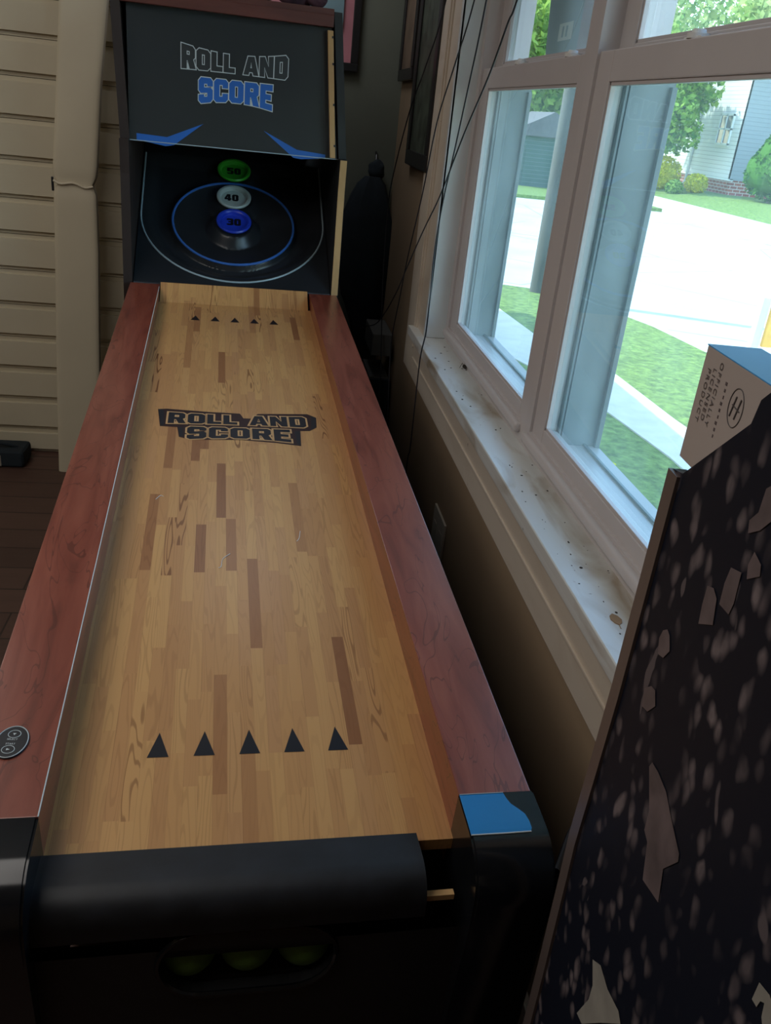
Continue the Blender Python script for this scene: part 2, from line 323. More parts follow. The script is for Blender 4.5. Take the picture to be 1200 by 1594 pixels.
# ---------------------------------------------------------------- block lettering
def L_(w): return [[(0, 0), (w, 0), (w, .24), (.26, .24), (.26, 1), (0, 1)]]
GLY = {
 'O': (.74, [[(.14, 0), (.60, 0), (.74, .14), (.74, .86), (.60, 1), (.14, 1), (0, .86), (0, .14)], [(.27, .22), (.47, .22), (.47, .78), (.27, .78)]]),
 'R': (.74, [[(0, 0), (.26, 0), (.26, .36), (.34, .36), (.46, 0), (.76, 0), (.62, .42), (.72, .52), (.72, .88), (.60, 1), (0, 1)], [(.26, .58), (.46, .58), (.46, .78), (.26, .78)]]),
 'L': (.60, L_(.60)),
 'A': (.82, [[(0, 0), (.26, 0), (.30, .17), (.52, .17), (.56, 0), (.82, 0), (.58, 1), (.24, 1)], [(.34, .36), (.48, .36), (.41, .74)]]),
 'N': (.76, [[(0, 0), (.25, 0), (.25, .52), (.50, 0), (.76, 0), (.76, 1), (.51, 1), (.51, .48), (.26, 1), (0, 1)]]),
 'D': (.74, [[(0, 0), (.60, 0), (.74, .14), (.74, .86), (.60, 1), (0, 1)], [(.26, .22), (.47, .22), (.47, .78), (.26, .78)]]),
 'S': (.72, [[(.12, 0), (.60, 0), (.72, .12), (.72, .50), (.62, .60), (.26, .60), (.26, .78), (.46, .78), (.46, .68), (.72, .68), (.72, .88), (.60, 1), (.12, 1), (0, .88), (0, .52), (.10, .41), (.46, .41), (.46, .22), (.26, .22), (.26, .32), (0, .32), (0, .12)]]),
 'C': (.72, [[(.12, 0), (.60, 0), (.72, .12), (.72, .36), (.46, .36), (.46, .22), (.26, .22), (.26, .78), (.46, .78), (.46, .64), (.72, .64), (.72, .88), (.60, 1), (.12, 1), (0, .88), (0, .12)]]),
 'E': (.64, [[(0, 0), (.64, 0), (.64, .22), (.26, .22), (.26, .40), (.56, .40), (.56, .60), (.26, .60), (.26, .78), (.64, .78), (.64, 1), (0, 1)]]),
 '0': (.62, [[(.12, 0), (.50, 0), (.62, .14), (.62, .86), (.50, 1), (.12, 1), (0, .86), (0, .14)], [(.24, .22), (.38, .22), (.38, .78), (.24, .78)]]),
 '5': (.62, [[(.10, 0), (.50, 0), (.62, .12), (.62, .50), (.50, .62), (.24, .62), (.24, .78), (.60, .78), (.60, 1), (0, 1), (0, .44), (.38, .44), (.38, .20), (0, .20), (0, .1)]]),
 '4': (.66, [[(.32, 0), (.56, 0), (.56, .18), (.66, .18), (.66, .38), (.56, .38), (.56, 1), (.26, 1), (0, .40), (0, .18), (.32, .18)], [(.20, .38), (.32, .38), (.32, .68)]]),
 '3': (.62, [[(.10, 0), (.50, 0), (.62, .12), (.62, .42), (.55, .50), (.62, .58), (.62, .88), (.50, 1), (.10, 1), (0, .90), (0, .78), (.38, .78), (.38, .60), (.16, .60), (.16, .42), (.38, .42), (.38, .21), (0, .21), (0, .10)]]),
 ' ': (.34, []),
}
def area(p): return sum(p[i][0]*p[(i+1) % len(p)][1]-p[(i+1) % len(p)][0]*p[i][1] for i in range(len(p)))/2
def offset(p, d):
    if area(p) < 0: p = p[::-1]
    n = len(p); o = []
    for i in range(n):
        a, b, c = Vector(p[i-1]), Vector(p[i]), Vector(p[(i+1) % n])
        e1 = (b-a).normalized(); e2 = (c-b).normalized(); n1 = Vector((e1.y, -e1.x)); n2 = Vector((e2.y, -e2.x))
        k = n1+n2; k = k/max(.35, (1+n1.dot(n2))); o.append(tuple(b+k*d))
    return o
def layout(rows):
    """rows: (text, x0, x1, ybase, height, warp_up, warp_down) -> list of glyph loops"""
    out = []
    for text, x0, x1, yb, h, wu, wd in rows:
        gap = .10; tot = sum(GLY[c][0] for c in text)+gap*(len(text)-1); s = (x1-x0)/tot; x = 0
        for c in text:
            g = []
            for lp in GLY[c][1]:
                q = []
                for px_, py_ in lp:
                    X = (x+px_)*s; u = X/(x1-x0)*2-1
                    q.append((x0+X, yb-wd*u*u+py_*(h+wu*u*u+wd*u*u)))
                g.append(q)
            if g: out.append(g)
            x += GLY[c][0]+gap
    return out
def fill(bm, loops, z, to3):
    """flat polygon with holes lifted by z, mapped to 3D by to3(x,y,z)"""
    vs = [[Vector((x, y, 0)) for x, y in lp] for lp in loops]; tri = geometry.tessellate_polygon(vs)
    flat = [v for l in vs for v in l]; bv = [bm.verts.new(to3(v.x, v.y, z)) for v in flat]
    for t in tri:
        try: bm.faces.new([bv[i] for i in t])
        except ValueError: pass
def letters(bm, glyphs, grow, z, to3):
    for g in glyphs:
        lp = [offset(g[0], grow)]+[offset(h, -grow) for h in g[1:]]
        fill(bm, lp, z, to3)
def fix(bm, d):
    """make all faces point along d"""
    d = Vector(d); bm.normal_update()
    for f in bm.faces:
        if f.normal.dot(d) < 0: f.normal_flip()
    return bm
# ================================================================ room shell
WX = .515
def wallr():
    bm = new(); xo = .68
    box(bm, WX, xo, -2.2, 3.8, -H, -.632); box(bm, WX, xo, -2.2, 3.8, .885, 1.05)
    box(bm, WX, xo, 2.66, 3.8, -.632, .885); box(bm, WX, xo, -2.2, .68, -.632, .885)
    return bm
struct('wall_right', wallr(), M['wall'])
struct('wall_back', box(new(), -2.9, .68, 3.8, 3.95, -H, 1.05), M['wall_dark'])
struct('wall_left', box(new(), -3.05, -2.9, -2.35, 3.95, -H, 1.05), M['wall'])
struct('wall_front', box(new(), -2.9, .68, -2.35, -2.2, -H, 1.05), M['wall'])
struct('floor', box(new(), -3.05, .68, -2.35, 3.95, -H-.12, -H), M['floor'])
struct('ceiling', box(new(), -3.05, .68, -2.35, 3.95, 1.05, 1.17), M['ceiling'])
struct('baseboard_right', box(new(), .500, WX, -2.2, 3.8, -H, -H+.1, .004), M['white_trim'])
# eave and roof of this house (casts the shade over the near lawn)
bm = new(); prism(bm, [(1.42, 1.10), (1.42, 1.24), (-1.2, 2.7), (-3.5, 1.24), (-3.5, 1.10)], 'y', -9, 15); o = struct('trim_9', bm, M['roof'])
o2 = struct('wall_exterior', box(new(), .60, .68, -9, -2.36, -2.8, 1.1), M['white_siding']); struct('wall_exterior_north', box(new(), .60, .68, 3.96, 14.5, -2.8, 1.1), M['white_siding'])
struct('wall_foundation', box(new(), .60, .68, -2.36, 3.96, -2.8, -H-.121), M['concrete'])
# casing: picture-frame moulding round the pair of windows
YL, YR = 2.64, .70
def casing():
    bm = new()
    yo, yi, yo2, yi2 = 2.95, 2.766, .39, .574
    zb, zt = -.797, .93
    box(bm, .500, WX, yi, yo, zb, zt, .003); box(bm, .500, WX, yo2, yi2, zb, zt, .003)
    box(bm, .500, WX, yi2, yi, .80, zt, .003); box(bm, .500, WX, yi2, yi, zb, -.66, .003)
    # raised outer bead
    for a in ((yi+.012, yi+.03), (yi2-.03, yi2-.012)): box(bm, .495, .501, a[0], a[1], -.70, zt-.1, .003)
    box(bm, .496, .501, yi2, yi, -.735, -.728, .002)
    # inner flat strip
    box(bm, .506, WX, YL, yi, -.66, .80, .002); box(bm, .506, WX, yi2, YR, -.66, .80, .002)
    return bm
struct('trim_1', casing(), M['white_trim'])
bm = new(); box(bm, .4787, .575, YR-.05, YL+.0, -.652, -.630, .004, 3); box(bm, .4787, .515, YL, 2.80, -.652, -.630, .004, 3); box(bm, .4785, .4825, YR-.05, 2.80, -.66, -.646, .002)
struct('window_stool_trim_2', bm, M['stool'], sm=True).name = 'trim_2'
bm = new(); box(bm, .487, .5005, YR-.05, 2.78, -.672, -.652, .005, 3); struct('trim_3', bm, M['white_trim'], sm=True)
# jambs lining the opening
bm = new(); box(bm, .506, .575, YL, YL+.02, -.630, .86, .001); box(bm, .506, .575, YR-.02, YR, -.630, .86, .001); box(bm, .506, .575, YR, YL, .84, .86, .001)
struct('trim_4', bm, M['jamb_white'])
# ================================================================ windows
def window(n, y0, y1, j0, j1):
    """opening y0..y1 (sash glass), unit edges j0..j1"""
    root = empty('window_%d' % n, (.6, (y0+y1)/2, -.63), kind='structure')
    fx = .572
    bm = new()       # unit frame
    box(bm, fx, .70, j1-.035, j1, -.585, .80, 0); box(bm, fx, .70, j0, j0+.035, -.585, .80, 0)
    box(bm, fx, .70, j0, j1, .80, .86, 0); box(bm, fx, .70, j0, j1, -.66, -.585, 0)
    link('window_frame', bm, M['vinyl'], root)
    bm = new(); box(bm, .558, .578, j0+.030, j1-.022, -.612, -.590, .009, 4)
    link('window_stop', bm, M['vinyl'], root, sm=True)
    def sash(x, z0, z1, top, bot, nm, gm):
        bm = new(); xb = x+.028
        box(bm, x, xb, y1, j1-.034, z0-bot, z1+top, .002); box(bm, x, xb, j0+.034, y0, z0-bot, z1+top, .002)
        box(bm, x, xb, y0, y1, z1, z1+top, .002); box(bm, x, xb, y0, y1, z0-bot, z0, .002)
        s = link(nm, bm, M['vinyl'], root)
        g = new(); box(g, x+.012, x+.016, y0-.005, y1+.005, z0-.005, z1+.005); link('glass_pane', g, gm, s)
        bd = new()
        for (a, b, c, d) in ((y1-.006, y1, z0, z1), (y0, y0+.006, z0, z1), (y0, y1, z0, z0+.006), (y0, y1, z1-.006, z1)): box(bd, x+.003, x+.012, a, b, c, d, .001)
        link('glazing_bead', bd, M['vinyl'], s)
        return s
    lo = sash(.578, -.556, .0875, .050, .045, 'lower_sash', M['screen_glass'])
    upx = sash(.610, .15, .76, .045, .05, 'upper_sash', M['glass'])
    # sash locks on the meeting rail
    for yy in (y0+(y1-y0)*.13, y0+(y1-y0)*.65):
        k = new(); cyl(k, (.592, yy), .016, .1375, .1445, 20); cyl(k, (.592, yy), .011, .1445, .150, 20, .009); box(k, .583, .601, yy-.028, yy+.028, .1375, .1405, .001)
        link('sash_lock', k, M['white_paint'], root, sm=True)
    tr = new()          # tracks of the outer frame seen through the glass
    for yy, s in ((y1, -1), (y0, 1)):
        for x0, w_k, d_k in ((.607, .004, .012), (.616, .003, .007), (.690, .010, .014)): box(tr, x0, x0+w_k, yy, yy+s*d_k, -.60, .09, .001)
        box(tr, .606, .70, yy-s*.002, yy+s*.003, -.60, .10, 0)
    box(tr, .606, .70, y0, y1, -.60, -.588)
    for k in range(2): box(tr, .622+k*.045, .628+k*.045, y0, y1, -.588, -.580, .001)
    link('storm_track', tr, M['track'], root)
    return root
w1 = window(1, 1.773, 2.525, 1.70, 2.64)
w2 = window(2, .775, 1.597, .70, 1.70)
# grey board outside the upper left sash, with its small pale sticker
e = empty('grey_board', (.675, 2.25, .15), 0, 'grey flat board outside the upper left sash with a small pale sticker', 'board')
bm = new(); prism(bm, [(2.484+.01, .32), (2.45, .125), (2.023, .125), (2.028, .259), (2.04, .78), (2.49, .78)], 'x', .705, .72); link('board', bm, M['grey_panel'], e)
bm = new(); box(bm, .7042, .7052, 2.262, 2.37, .205, .243)
s = link('sticker', bm, M['plate'], e); s['label'] = 'pale square sticker'
bm = new(); box(bm, .7036, .7043, 2.30, 2.312, .212, .236); box(bm, .7036, .7043, 2.33, 2.342, .212, .236); link('sticker_print', bm, M['grey_panel'], s)
# ================================================================ the ball-rolling machine
MO = Vector((.3443, .7601, -.7308)); PH, TH = .0518, .0799
LV = UP @ Matrix.Translation(MO) @ Matrix.Rotation(PH, 4, 'Z')        # level frame of the machine
TL = LV @ Matrix.Rotation(TH, 4, 'X')                                  # frame of the sloping alley
mroot = empty('roll_and_score_machine', (MO.x, MO.y, -H), PH, 'long wooden alley-bowling arcade machine with a black target board', 'arcade game')
mroot.name = 'alley_roller_machine'; parent_world[mroot.name] = Matrix.Translation((MO.x, MO.y, 0)) @ Matrix.Rotation(PH, 4, 'Z')
W_, RW, LL = .66, .0913, 2.106
sl = (.0615-.038)/(1.875-.141)
def lz(y): return -.0615+sl*(y-.141)
# lane surface
bm = new(); vs = []
for (x, y, z) in ((-.5687, -.012, lz(-.012)), (-.0913, -.012, lz(-.012)), (-.0913, 2.034, lz(2.034)), (-.5687, 2.034, lz(2.034))): vs.append((bm.verts.new((x, y, z)), bm.verts.new((x, y, z-.018))))
bm.faces.new([v[0] for v in vs]); bm.faces.new([v[1] for v in vs][::-1])
for i in range(4): bm.faces.new((vs[i][1], vs[(i+1) % 4][1], vs[(i+1) % 4][0], vs[i][0]))
bmesh.ops.recalc_face_normals(bm, faces=bm.faces)
lane = link('lane', bm, M['lane'], mroot, TL)
lane['label'] = 'pale butcher-block rolling lane'
# the up-ramp at the lane's far end
bm = new(); pts = [(2.034, lz(2.034)), (2.060, -.022), (2.085, -.004), (2.100, .008)]
pr = [(y, z) for y, z in pts]+[(2.100, -.06), (2.034, -.06)]
prism(bm, pr, 'x', -.566, -.098); link('ramp', bm, M['lane'], mroot, TL, sm=True)
for s_ in (0, 1):                                              # thin cherry cheek blocks
    pass
# rails
for x0, x1, lab in ((-W_, -W_+RW, 'left rail'), (-RW, 0, 'right rail')):
    bm = new(); box(bm, x0, x1, .0, LL, -.125, 0, .0015, 2); rail_o = link('rail', bm, M['cherry'], mroot, TL, sm=True); rail_o['label'] = lab+' in red-brown cherry laminate'
    if x0 < -.3:
        bm = new(); tube(bm, [(x1-.0004, .0, .0002), (x1-.0004, LL-.03, .0002)], .0008, 6); q = link('rail_edge_line', bm, M['white_print'], rail_o, TL); q['label'] = 'pale edge line of the left rail'
# rail end caps: glossy black plastic, rounded over the front
def cap(x0, x1):
    bm = new(); r = .062; yf = -.112
    pts = [(0, 0), (yf+r, 0)]+[(yf+r-r*math.sin(a), -r+r*math.cos(a)) for a in [math.pi/2*k/10 for k in range(1, 11)]]+[(yf, -.40), (0, -.40)]
    prism(bm, pts, 'x', x0, x1)
    es = [e for e in bm.edges if abs(e.verts[0].co.x-e.verts[1].co.x) < 1e-6 and min(e.verts[0].co.z, e.verts[1].co.z) > -.39]
    bmesh.ops.bevel(bm, geom=es, offset=.003, segments=2, affect='EDGES'); return bm
caps = [link('rail_cap', cap(x0, x1), M['black_plastic'], mroot, TL, sm=True) for x0, x1 in ((-W_-.004, -W_+RW), (-RW, .004))]
bm = new(); rows_ = []                                         # thin bright blue patch laid over the right cap
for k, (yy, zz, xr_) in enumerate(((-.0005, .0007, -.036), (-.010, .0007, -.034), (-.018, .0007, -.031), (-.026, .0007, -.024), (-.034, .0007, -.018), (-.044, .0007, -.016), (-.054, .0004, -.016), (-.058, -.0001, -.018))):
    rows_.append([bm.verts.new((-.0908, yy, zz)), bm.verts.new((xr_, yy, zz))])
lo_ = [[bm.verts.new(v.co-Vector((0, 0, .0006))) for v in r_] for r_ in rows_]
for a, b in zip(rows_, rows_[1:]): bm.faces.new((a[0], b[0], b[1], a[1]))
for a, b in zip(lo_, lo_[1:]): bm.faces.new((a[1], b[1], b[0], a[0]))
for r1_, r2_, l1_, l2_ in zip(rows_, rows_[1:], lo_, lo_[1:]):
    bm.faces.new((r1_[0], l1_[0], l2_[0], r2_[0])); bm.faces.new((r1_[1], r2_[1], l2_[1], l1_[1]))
bf = link('blue_cap_overlay', fix(bm, (0, 0, 1)), M['overlay'], caps[1], TL); bf['label'] = 'bright blue patch on the right front cap'
bm = new(); tube(bm, [(-.0905, -.0590, .0), (-.050, -.0592, .0), (-.018, -.0588, .0)], .0009, 6); link('overlay_edge', bm, M['white_print'], bf, TL); bm = new(); tube(bm, [(-.0905, -.001, .0012), (-.036, -.001, .0012)], .0005, 5); link('overlay_edge', bm, M['white_print'], bf, TL)
# rounded front lip
bm = new(); r = .034; y1, y0, zt, zb = -.006, -.082, -.052, -.104
pts = [(y1, zt), (y0+r, zt+.001)]+[(y0+r-r*math.sin(a), zt-r+r*math.cos(a)) for a in [math.pi/2*k/8 for k in range(1, 9)]]+[(y0, zb), (y1, zb)]
prism(bm, pts, 'x', -.5687, -.139); lip = link('front_lip', bm, M['black_lip'], mroot, LV, sm=True)
bm = new(); box(bm, -.137, -.104, -.074, -.066, -.089, -.081); wb = link('lip_backing', bm, M['ply'], mroot, LV); wb['label'] = 'bare pine strip in the gap beside the lip'
# front panel with stadium opening
def stadium(cx, cz, w, h, n=12):
    r = h/2; p = []
    for k in range(n+1): a = -math.pi/2+math.pi*k/n; p.append((cx+w/2-r+r*math.cos(a), cz+r*math.sin(a)))
    for k in range(n+1): a = math.pi/2+math.pi*k/n; p.append((cx-w/2+r+r*math.cos(a), cz+r*math.sin(a)))
    return p
def front_panel():
    bm = new(); outer = [(-.569, -.72), (-.0913, -.72), (-.0913, -.135), (-.569, -.135)]; hole = stadium(-.339, -.160, .204, .104)
    zo = .0
    for y in (-.075, -.060): fill(bm, [outer, hole], y, lambda a, b, c: (a, c, b))
    n = len(hole)
    a = [bm.verts.new((p[0], -.075, p[1])) for p in hole]; b = [bm.verts.new((p[0], -.060, p[1])) for p in hole]
    for i in range(n): bm.faces.new((a[i], a[(i+1) % n], b[(i+1) % n], b[i]))
    bmesh.ops.remove_doubles(bm, verts=bm.verts, dist=1e-5); bmesh.ops.recalc_face_normals(bm, faces=bm.faces); return bm
link('front_panel', front_panel(), M['black_matte'], mroot, LV)
bm = new(); tube(bm, [(p[0], -.077, p[1]) for p in stadium(-.339, -.160, .204, .104)], .0035, 6, True); link('opening_rim', bm, M['black_plastic'], mroot, LV, sm=True)
# ball tray inside
bm = new(); box(bm, -.45, -.20, -.058, .06, -.224, -.209); box(bm, -.45, -.20, .06, .07, -.222, -.10); link('ball_tray', bm, M['void'], mroot, LV)
# side panels under the rails, far cabinet
for x0, x1 in ((-W_+.004, -W_+.022), (-.022, -.004)):
    bm = new(); prism(bm, [(.001, -.73), (LL, -.73), (LL, .045), (.001, -.12)], 'x', x0, x1); link('side_panel', bm, M['black_matte'], mroot, LV)
bm = new(); box(bm, -.655, -.005, 2.13, 2.15, -.73, .15); link('kick_panel', bm, M['black_matte'], mroot, LV)
# target cabinet side boards
def side_board(x0, x1):
    bm = new(); prism(bm, [(2.11, .14), (2.118, .49), (2.11, .586), (2.74, .586), (2.74, -.73), (2.11, -.73)], 'x', x0, x1)
    k_ = -.11 if x0 > -.3 else -.045; u = new(); prism(u, [(2.145, .5862), (2.135, .985), (2.74, .985), (2.74, .5862)], 'x', x0, x1)
    for v in u.verts:
        if v.co.z > .9: v.co.x += k_*(v.co.z-.586)
    me = bpy.data.meshes.new('tmp'); u.to_mesh(me); u.free(); bm.from_mesh(me); bpy.data.meshes.remove(me); return bm
link('cabinet_side', side_board(-.682, -.655), M['dark_wood'], mroot, LV)
link('cabinet_side', side_board(-.018, .006), M['black_matte'], mroot, LV)
bm = new(); prism(bm, [(2.1085, .166), (2.1165, .49), (2.1085, .584), (2.1065, .584), (2.1145, .49), (2.1065, .166)], 'x', -.0165, .0045); q = link('edge_strip', bm, M['ply'], mroot, LV); q['label'] = 'bare pine edge of the right cabinet side'
bm = new(); box(bm, -.048, -.032, 2.120, 2.136, .588, .935)
for v in bm.verts:
    if v.co.z > .7: v.co.x -= .031
q = link('edge_strip', bm, M['ply'], mroot, LV); q['label'] = 'pine batten beside the logo sheet'
for z in (.62, .735, .845, .915):
    sx_ = -.032-.0893*(z-.588); bm = new(); box(bm, sx_-.005, sx_, 2.1185, 2.1202, z, z+.006); link('batten_screw', bm, M['ink'], q, LV)
bm = new(); box(bm, -.672, -.062, 2.135, 2.74, .975, .992); box(bm, -.672, -.062, 2.126, 2.150, .944, .976, .002); q = link('top_board', bm, M['red_wood'], mroot, LV)
bm = new(); box(bm, -.655, -.062, 2.72, 2.738, -.7, .975); link('cabinet_back', bm, M['void'], mroot, LV)
# target bed
BA = math.radians(33); BM = LV @ Matrix.Translation((0, 2.112, .168)) @ Matrix.Rotation(BA, 4, 'X')
CX, CS = -.3365, .313
def bed_h(x, s):
    dx = x-CX; r = math.hypot(dx, s-CS); h = 0
    # basin between grey outline and blue ring
    ro = math.hypot(dx, s-.335) if s < .335 else abs(dx)
    if ro < .300:
        t = max(0, min(1, (.300-ro)/.05)); t = t*t*(3-2*t); h -= .022*t
        if s > .60: h += .022*t*min(1, (s-.60)/.05)
    if r < .205+.012:
        t = max(0, min(1, (.217-r)/.014)); t = t*t*(3-2*t); h = h*(1-t)+(-.002)*t
        if r < .203: u = (.203-r)/.203; h = -.004-.034*min(1, u*1.9)**.8
        if r < .080: h += .016*(1-r/.080)
    # keep the cups standing on level collars
    for cs in (.314, .440, .585):
        rc = math.hypot(dx, s-cs)
        if rc < .095: t = max(0, min(1, (.095-rc)/.03)); h = h*(1-t)+(-.006)*t
    return h
def bed():
    bm = new(); nx, ns = 150, 165; g = []
    for j in range(ns+1):
        row = []
        for i in range(nx+1):
            x = -.652+.632*i/nx; s = .70*j/ns; row.append(bm.verts.new((x, s, bed_h(x, s))))
        g.append(row)
    for j in range(ns):
        for i in range(nx): bm.faces.new((g[j][i], g[j][i+1], g[j+1][i+1], g[j+1][i]))
    return bm
bedo = link('target_bed', bed(), M['black_bed'], mroot, BM, sm=True)
bm = new(); box(bm, -.652, -.02, 2.104, 2.116, .135, .1695, .002); link('bed_front_edge', bm, M['bed_face'], mroot, LV)
bm = new(); ring = [(CX-.31, .645), (CX-.31, .335)]+[(CX-.31*math.cos(a), .335-.31*math.sin(a)) for a in [math.pi*k/40 for k in range(1, 40)]]+[(CX+.31, .335), (CX+.31, .645)]
tube(bm, [(x, s, .001) for x, s in ring], .0032, 6); link('outline_ring', bm, M['ring_white'], mroot, BM, sm=True)
bm = new(); tube(bm, [(CX+.205*math.cos(a), CS+.205*math.sin(a), .000) for a in [2*math.pi*k/72 for k in range(72)]], .0042, 8, True); link('blue_ring', bm, M['ring_blue'], mroot, BM, sm=True)
def num_mesh(txt, h, z, dx=0, ds=0):
    bm = new(); wtot = .078*h/.03*.55
    gl = layout([(txt, -wtot/2+dx, wtot/2+dx, -h/2+ds, h, 0, 0)]); letters(bm, gl, .0006, z, lambda a, b, c: (a, b, c)); return fix(bm, (0, 0, 1))
for cs, txt, mk, dxx in ((.585, '50', 'green', 0), (.440, '40', 'white_cup', -.008), (.314, '30', 'blue_cup', 0)):
    bm = new(); prof = [(.0590, .002), (.0600, .007), (.0570, .0105), (.0500, .0100), (.0460, .006), (.0450, -.002), (.0440, -.0035), (.0, -.0036)]
    seg = 40; rings = []
    for r_, z_ in prof[:-1]: rings.append([bm.verts.new((CX+r_*math.cos(2*math.pi*k/seg), cs+r_*math.sin(2*math.pi*k/seg), z_)) for k in range(seg)])
    for a, b in zip(rings, rings[1:]):
        for k in range(seg): bm.faces.new((a[k], a[(k+1) % seg], b[(k+1) % seg], b[k]))
    bm.faces.new(rings[-1]); bmesh.ops.recalc_face_normals(bm, faces=bm.faces)
    fix_dir = None
    cup = link('score_cup', bm, M[mk], mroot, BM, sm=True); cup['label'] = {'50': 'green cup numbered 50', '40': 'white cup numbered 40', '30': 'blue cup numbered 30'}[txt]
    link('score_number', num_mesh(txt, .033, -.0028, 0, .006), M['ink'], cup, BM @ Matrix.Translation((CX+dxx, cs, 0)))
# dark header behind the sheet, and the smoked logo sheet
bm = new(); box(bm, -.655, -.062, 2.24, 2.255, .60, .975); link('header_board', bm, M['bed_face'], mroot, LV)
bm = new(); box(bm, -.655, -.018, 2.66, 2.68, .565, .72); link('header_lower_board', bm, M['bed_face'], mroot, LV)
bm = new(); box(bm, -.656, -.022, 2.158, 2.161, .583, .945)
for v in bm.verts:
    if v.co.z > .9 and v.co.x > -.3: v.co.x -= .042
sheet = link('logo_sheet', bm, M['acrylic'], mroot, LV)
bm = new(); box(bm, -.660, -.016, 2.1555, 2.1575, .582, .5845); link('sheet_edge', bm, M['ring_white'], sheet, LV)
SY = 2.1570
to3 = lambda a, b, c: (a, SY-c, b)
rows = [('ROLL AND', -.501, -.190, .795, .046, .016, .002), ('SCORE', -.451, -.233, .715, .058, .0, .012)]
gl1 = layout(rows[:1]); gl2 = layout(rows[1:])
for gset, mt in ((gl1[:4], 'sheet_ink'), (gl1[4:], 'sheet_ink'), (gl2, 'blue_print')):
    bm = new(); letters(bm, gset, .0034, 0, to3); link('logo_outline', fix(bm, (0, -1, 0)), M['white_print'], sheet, LV)
    bm = new(); letters(bm, gset, .0010, .0005, to3); link('logo_word', fix(bm, (0, -1, 0)), M[mt], sheet, LV)
bm = new()
fill(bm, [[(-.635, .603), (-.545, .600), (-.437, .647), (-.525, .579), (-.55, .574), (-.635, .585)]], 0, to3)
link('blue_chevron', fix(bm, (0, -1, 0)), M['blue_print'], sheet, LV); bm = new()
fill(bm, [[(-.255, .645), (-.150, .600), (-.06, .594), (-.06, .583), (-.135, .574), (-.160, .576)]], 0, to3)
link('blue_chevron', fix(bm, (0, -1, 0)), M['blue_print'], sheet, LV)
# lane decals
def on_lane(a, b, c): return (a, b, lz(b)+.0004+c)
rows = [('ROLL AND', -.494, -.176, 1.150, .050, .006, .004), ('SCORE', -.449, -.217, 1.078, .054, .0, .012)]
g1 = layout(rows[:1]); g2 = layout(rows[1:]); gg = g1+g2
bm = new()
fill(bm, [[(-.520, 1.222), (-.500, 1.226), (-.40, 1.216), (-.33, 1.213), (-.322, 1.187), (-.302, 1.187), (-.288, 1.215), (-.20, 1.222), (-.168, 1.224), (-.148, 1.205), (-.152, 1.150), (-.170, 1.130), (-.192, 1.128), (-.196, 1.050), (-.25, 1.062), (-.33, 1.072), (-.44, 1.066), (-.466, 1.078), (-.472, 1.128), (-.510, 1.130)]], 0, on_lane)
link('logo_backing', fix(bm, (0, 0, 1)), M['maroon_ink'], lane, TL)
for sh_ in ([(-.519, 1.220), (-.507, 1.224), (-.501, 1.135), (-.509, 1.133)], [(-.160, 1.215), (-.149, 1.203), (-.153, 1.151), (-.166, 1.138)], [(-.470, 1.126), (-.459, 1.126), (-.457, 1.084), (-.464, 1.080)], [(-.206, 1.126), (-.194, 1.126), (-.197, 1.056), (-.204, 1.058)]):
    bm = new(); fill(bm, [sh_], .0002, on_lane); link('logo_shadow', fix(bm, (0, 0, 1)), M['ink'], lane, TL)
for gset in (g1[:4], g1[4:], g2):
    bm = new(); letters(bm, gset, .0045, .0004, on_lane); link('logo_outline', fix(bm, (0, 0, 1)), M['tan_print'], lane, TL)
    bm = new(); letters(bm, gset, .0002, .0006, on_lane); link('logo_word', fix(bm, (0, 0, 1)), M['ink'], lane, TL)
for y0_, kx in ((.139, 5), (1.876, 5)):
    for i in range(5):
        cx = -.3344+(i-2)*.059; bm = new(); fill(bm, [[(cx-.0137, y0_), (cx+.0137, y0_), (cx, y0_+.0435)]], 0, on_lane)
        link('aiming_arrow', fix(bm, (0, 0, 1)), M['ink'], lane, TL)
# control oval on the left rail
bm = new(); cyl(bm, (0, 0), 1, 0, 1, 48); CT = TL @ Matrix.Translation((-.6185, .1125, 0)) @ Matrix.Rotation(math.radians(-6), 4, 'Z')
oval = link('control_oval', bm, M['ink'], mroot, CT @ Matrix.Diagonal((.0195, .0265, .0022, 1)), sm=True); oval['label'] = 'black oval control sticker with two ringed buttons'
bm = new(); E_ = lambda cx, cy, a, b, n=40: [(cx+a*math.cos(2*math.pi*k/n), cy+b*math.sin(2*math.pi*k/n), .0023) for k in range(n)]
tube(bm, E_(0, 0, .0184, .0253), .0006, 5, True)
for cy in (.0125, -.0125): tube(bm, E_(0, cy, .0072, .0062, 28), .0004, 5, True)
fill(bm, [[(-.002, .0138), (.002, .0138), (0, .0105)]], .0025, lambda a, b, c: (a, b, c)); fill(bm, [[(-.002, -.0142), (.002, -.0125), (-.002, -.0108)]], .0025, lambda a, b, c: (a, b, c))
link('oval_print', bm, M['white_print'], oval, CT)
def mini_text(text, size, mtx, m, parent, name='lettering', align='CENTER', grow=0, track=1.0):
    cu = bpy.data.curves.new(name, 'FONT'); cu.body = text; cu.size = size; cu.align_x = align; cu.align_y = 'CENTER'; cu.offset = grow; cu.space_character = track
    to = bpy.data.objects.new(name, cu); sc.collection.objects.link(to)
    bpy.context.view_layer.update(); dg = bpy.context.evaluated_depsgraph_get(); me = bpy.data.meshes.new_from_object(to.evaluated_get(dg))
    bm = new(); bm.from_mesh(me); bpy.data.objects.remove(to); bpy.data.meshes.remove(me)
    return link(name, bm, m, parent, mtx)
mini_text('SELECT', .0038, CT @ Matrix.Translation((0, .0037, .0024)), M['white_print'], oval)
mini_text('START', .0038, CT @ Matrix.Translation((0, -.0037, .0024)), M['white_print'], oval)
